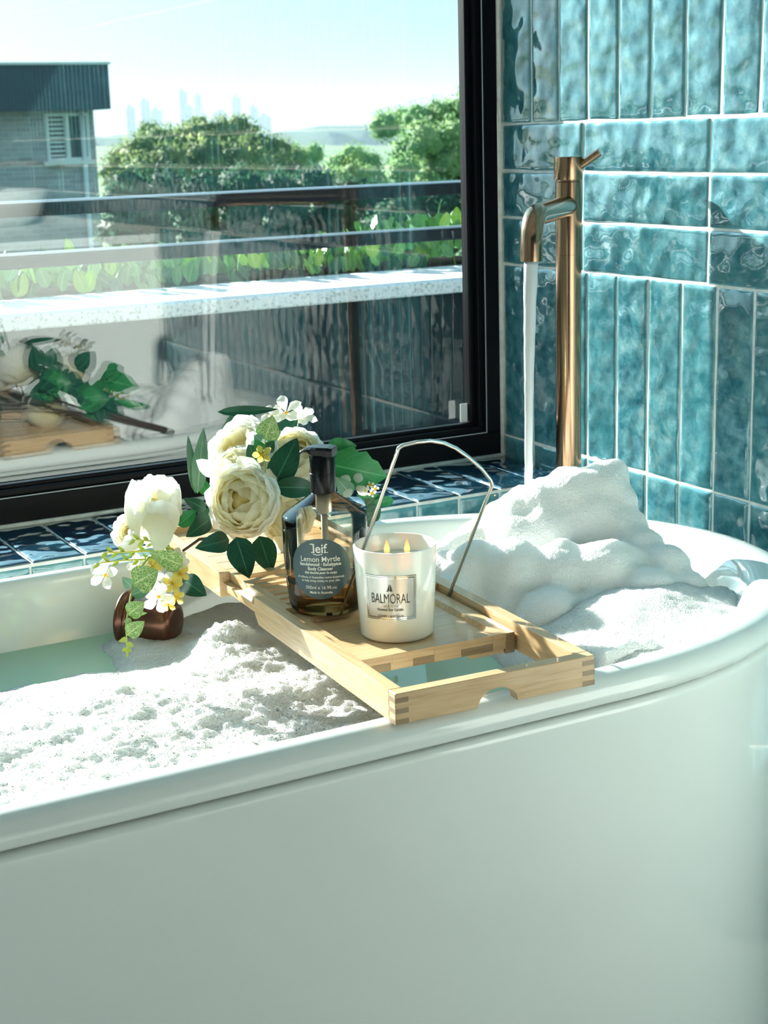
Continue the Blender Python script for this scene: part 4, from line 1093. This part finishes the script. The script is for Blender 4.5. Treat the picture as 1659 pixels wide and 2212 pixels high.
tree('olive green broad tree rising left of the window middle', 34, [(430,300,0,48),(385,310,1,45),(340,315,0,48),(300,330,-1,42),(480,295,0,46),(525,295,1,42),(560,320,0,40),(600,325,0,36),(630,345,1,32),(270,345,0,40),(445,345,-2,55),(370,355,-2,52),(520,350,-2,52),(590,370,-1,45),(310,375,-2,48),(250,375,0,40),(318,285,1,26),(430,272,1,24),(515,272,0,26),(635,380,-1,40)], M['fol_a'], 1)
tree('fresh green tall tree standing against the right window frame', 24, [(1000,245,0,52),(950,255,0,46),(905,262,0,42),(862,262,1,34),(830,272,0,36),(1060,240,0,60),(985,300,-1,55),(920,305,-1,48),(1050,310,-1,60),(880,330,0,42),(960,350,-1,50),(1040,370,-1,55),(870,370,-1,40),(930,395,-1,45)], M['fol_b'], 2)
tree('small bright green tree in the gap between the two bigger trees', 30, [(765,345,0,36),(730,360,0,32),(800,355,0,32),(770,385,-1,40),(810,395,-1,36),(725,395,-1,36)], M['fol_b'], 3)
tree('dark green tree mass low behind the balcony rail', 18, [(280,410,0,50),(360,405,0,48),(440,412,0,50),(520,405,0,52),(600,410,0,50),(680,405,0,50),(760,420,0,48),(320,450,0,60),(420,460,0,60),(520,460,0,60),(620,460,0,60),(720,465,0,60),(820,440,0,52),(250,440,0,40),(260,500,0,55),(340,520,0,60),(440,520,0,60),(540,520,0,60),(640,520,0,60),(740,520,0,60),(820,500,0,55)], M['fol_c'], 4)
tree('dark shrub low behind the balcony rail beside the right frame', 15, [(880,440,0,50),(960,440,0,50),(1040,440,0,55),(920,480,0,55),(1010,490,0,60),(840,490,0,50)], M['fol_c'], 5, 'shrub')
tree('faint low green hill tree far behind the small tree', 120, [(640,335,0,26),(680,330,0,24),(620,350,0,26),(665,350,0,26)], M['fol_b'], 6)

# neighbouring house
M['slate'] = mat('dark_slate_fascia', (.045,.075,.11), .5)
M['brick_c'] = mat('grey_brick', (.36,.37,.39), .85)
bk = N(M['brick_c'], 'ShaderNodeTexBrick'); L(M['brick_c'], coords(M['brick_c'], 'Object', (1,1,1), (math.pi/2,0,0)), bk.inputs[0])
bk.inputs['Scale'].default_value = 1.0; bk.inputs['Color1'].default_value = (.36,.34,.37,1); bk.inputs['Color2'].default_value = (.46,.44,.47,1); bk.inputs['Mortar'].default_value = (.5,.51,.52,1); bk.inputs['Brick Width'].default_value = .23; bk.inputs['Row Height'].default_value = .076; bk.inputs['Mortar Size'].default_value = .006
L(M['brick_c'], bk.outputs[0], P(M['brick_c']).inputs['Base Color'])
HY = 25.0
hs = empty('neighbouring_house', (5.5, HY+3, gz(5.5,HY))); tag(hs, 'grey brick house with a dark flat roof edge beyond the balcony', 'house')
hx = 8.52; zt_ = EYE + .49
wx0, wx1, wz0, wz1 = 7.70, 8.42, EYE-.30, EYE+.45
b = MB()
g0 = gz(5.5, HY)
b.box((-6, HY, g0), (wx0, HY+.25, zt_)).box((wx1, HY, g0), (hx, HY+.25, zt_)).box((wx0, HY, g0), (wx1, HY+.25, wz0)).box((wx0, HY, wz1), (wx1, HY+.25, zt_)).box((hx-.25, HY+.25, g0), (hx, HY+7, zt_)).box((-6, HY+6.8, g0), (hx, HY+7, zt_)).box((-6,HY+.25,g0),(-5.8,HY+7,zt_)).build('wall', M['brick_c'], hs)
MB().box((-6.3, HY-.35, zt_), (8.70, HY+7.3, EYE+1.18)).build('roof_fascia', M['slate'], hs)
MB().box((-6.3, HY-.38, EYE+1.18), (8.73, HY+7.33, EYE+1.22)).build('roof_capping', M['cap'], hs)
M['wpaint'] = mat('white_window_paint', (.80,.82,.82), .5)
wn = frame('w', wx0, wx1, wz0, wz1, .05, HY-.03, HY+.12).box(((wx0+wx1)/2-.03, HY-.02, wz0+.05), ((wx0+wx1)/2+.03, HY+.1, wz1-.05)).box((wx0-.08, HY-.1, wz0-.06), (wx1+.05, HY+.02, wz0)).build('window', M['wpaint'], hs)
M['dglass'] = mat('dark_house_glass', (.10,.13,.14), .1)
for x0, x1 in ((wx0+.05,(wx0+wx1)/2-.03), ((wx0+wx1)/2+.03,wx1-.05)):
    MB().box((x0, HY+.12, wz0+.05), (x1, HY+.14, wz1-.05)).build('pane', M['dglass'], wn)
for k in range(9):
    z_ = wz0+.07+k*.07; MB().box((wx0+.055, HY+.05, z_), ((wx0+wx1)/2-.035, HY+.09, z_+.035)).build('louvre', M['wpaint'], wn)
MB().tube([(8.30,HY-.06,g0),(8.30,HY-.06,zt_)], .04, 10).build('downpipe', M['wpaint'], hs, smooth=True)

# blue hills under the skyline
v = []; f = []; n_ = 60
for k in range(n_+1):
    x_ = 150 + (1700-150)*k/n_
    yt = 292 + 9*noise.noise(Vector((x_*.012,1,0))) + 4*noise.noise(Vector((x_*.05,4,0))) - 22*math.exp(-((x_-735)/110)**2)
    p = PY(x_, yt, 1500); v += [(p.x*.93, 1390, -60), tuple(p), (p.x*1.08, 1620, -60)]
    if k: a = 3*k; f += [[a-3, a, a+1, a-2], [a-2, a+1, a+2, a-1]]
M['hill'] = mat('wooded_hill', (.07,.13,.09), .9)
hl = obj('hill', mesh('hill', v, f, M['hill'], True)); tag(hl, 'long wooded hill on the horizon below the city towers', 'hill', kind='structure')
# city towers on the horizon
M['tower'] = mat('blue_grey_tower', (.10,.16,.26), .6)
for k, (x0, x1, yt) in enumerate(((272,291,232),(303,323,218),(326,350,238),(387,403,198),(405,417,231),(420,434,206),(436,446,245),(470,492,243),(501,519,211),(540,557,232),(560,585,252))):
    D = 2900 + (k % 3)*60
    a = PY(x0, yt, D); b_ = PY(x1, yt, D)
    tw = MB().box((a.x, D, -40), (b_.x, D+25, a.z)).box((a.x*.7+b_.x*.3, D+5, a.z), (a.x*.3+b_.x*.7, D+15, a.z+6)).build('city_tower', M['tower'])
    tag(tw, ('far blue grey city tower, %s in the skyline row' % ('leftmost','second from the left','third from the left','tallest one, fourth from the left','fifth from the left','sixth from the left','seventh from the left','eighth from the left','third from the right','second from the right','rightmost')[k]), 'tower', 'city towers on the horizon')
# thin summer haze over the far country
hz = bpy.data.materials.new('haze'); hz.use_nodes = True; hn = hz.node_tree; hn.nodes.clear()
ho = hn.nodes.new('ShaderNodeOutputMaterial'); hv = hn.nodes.new('ShaderNodeVolumeScatter'); hv.inputs['Color'].default_value = (.66,.85,1.0,1); hv.inputs['Density'].default_value = .00028
hn.links.new(hv.outputs[0], ho.inputs['Volume'])
hb_ = MB().box((-1500, 260, -70), (5200, 3400, 95)).build('haze', hz); tag(hb_, 'thin bluish haze over the distant country', 'haze', kind='stuff')
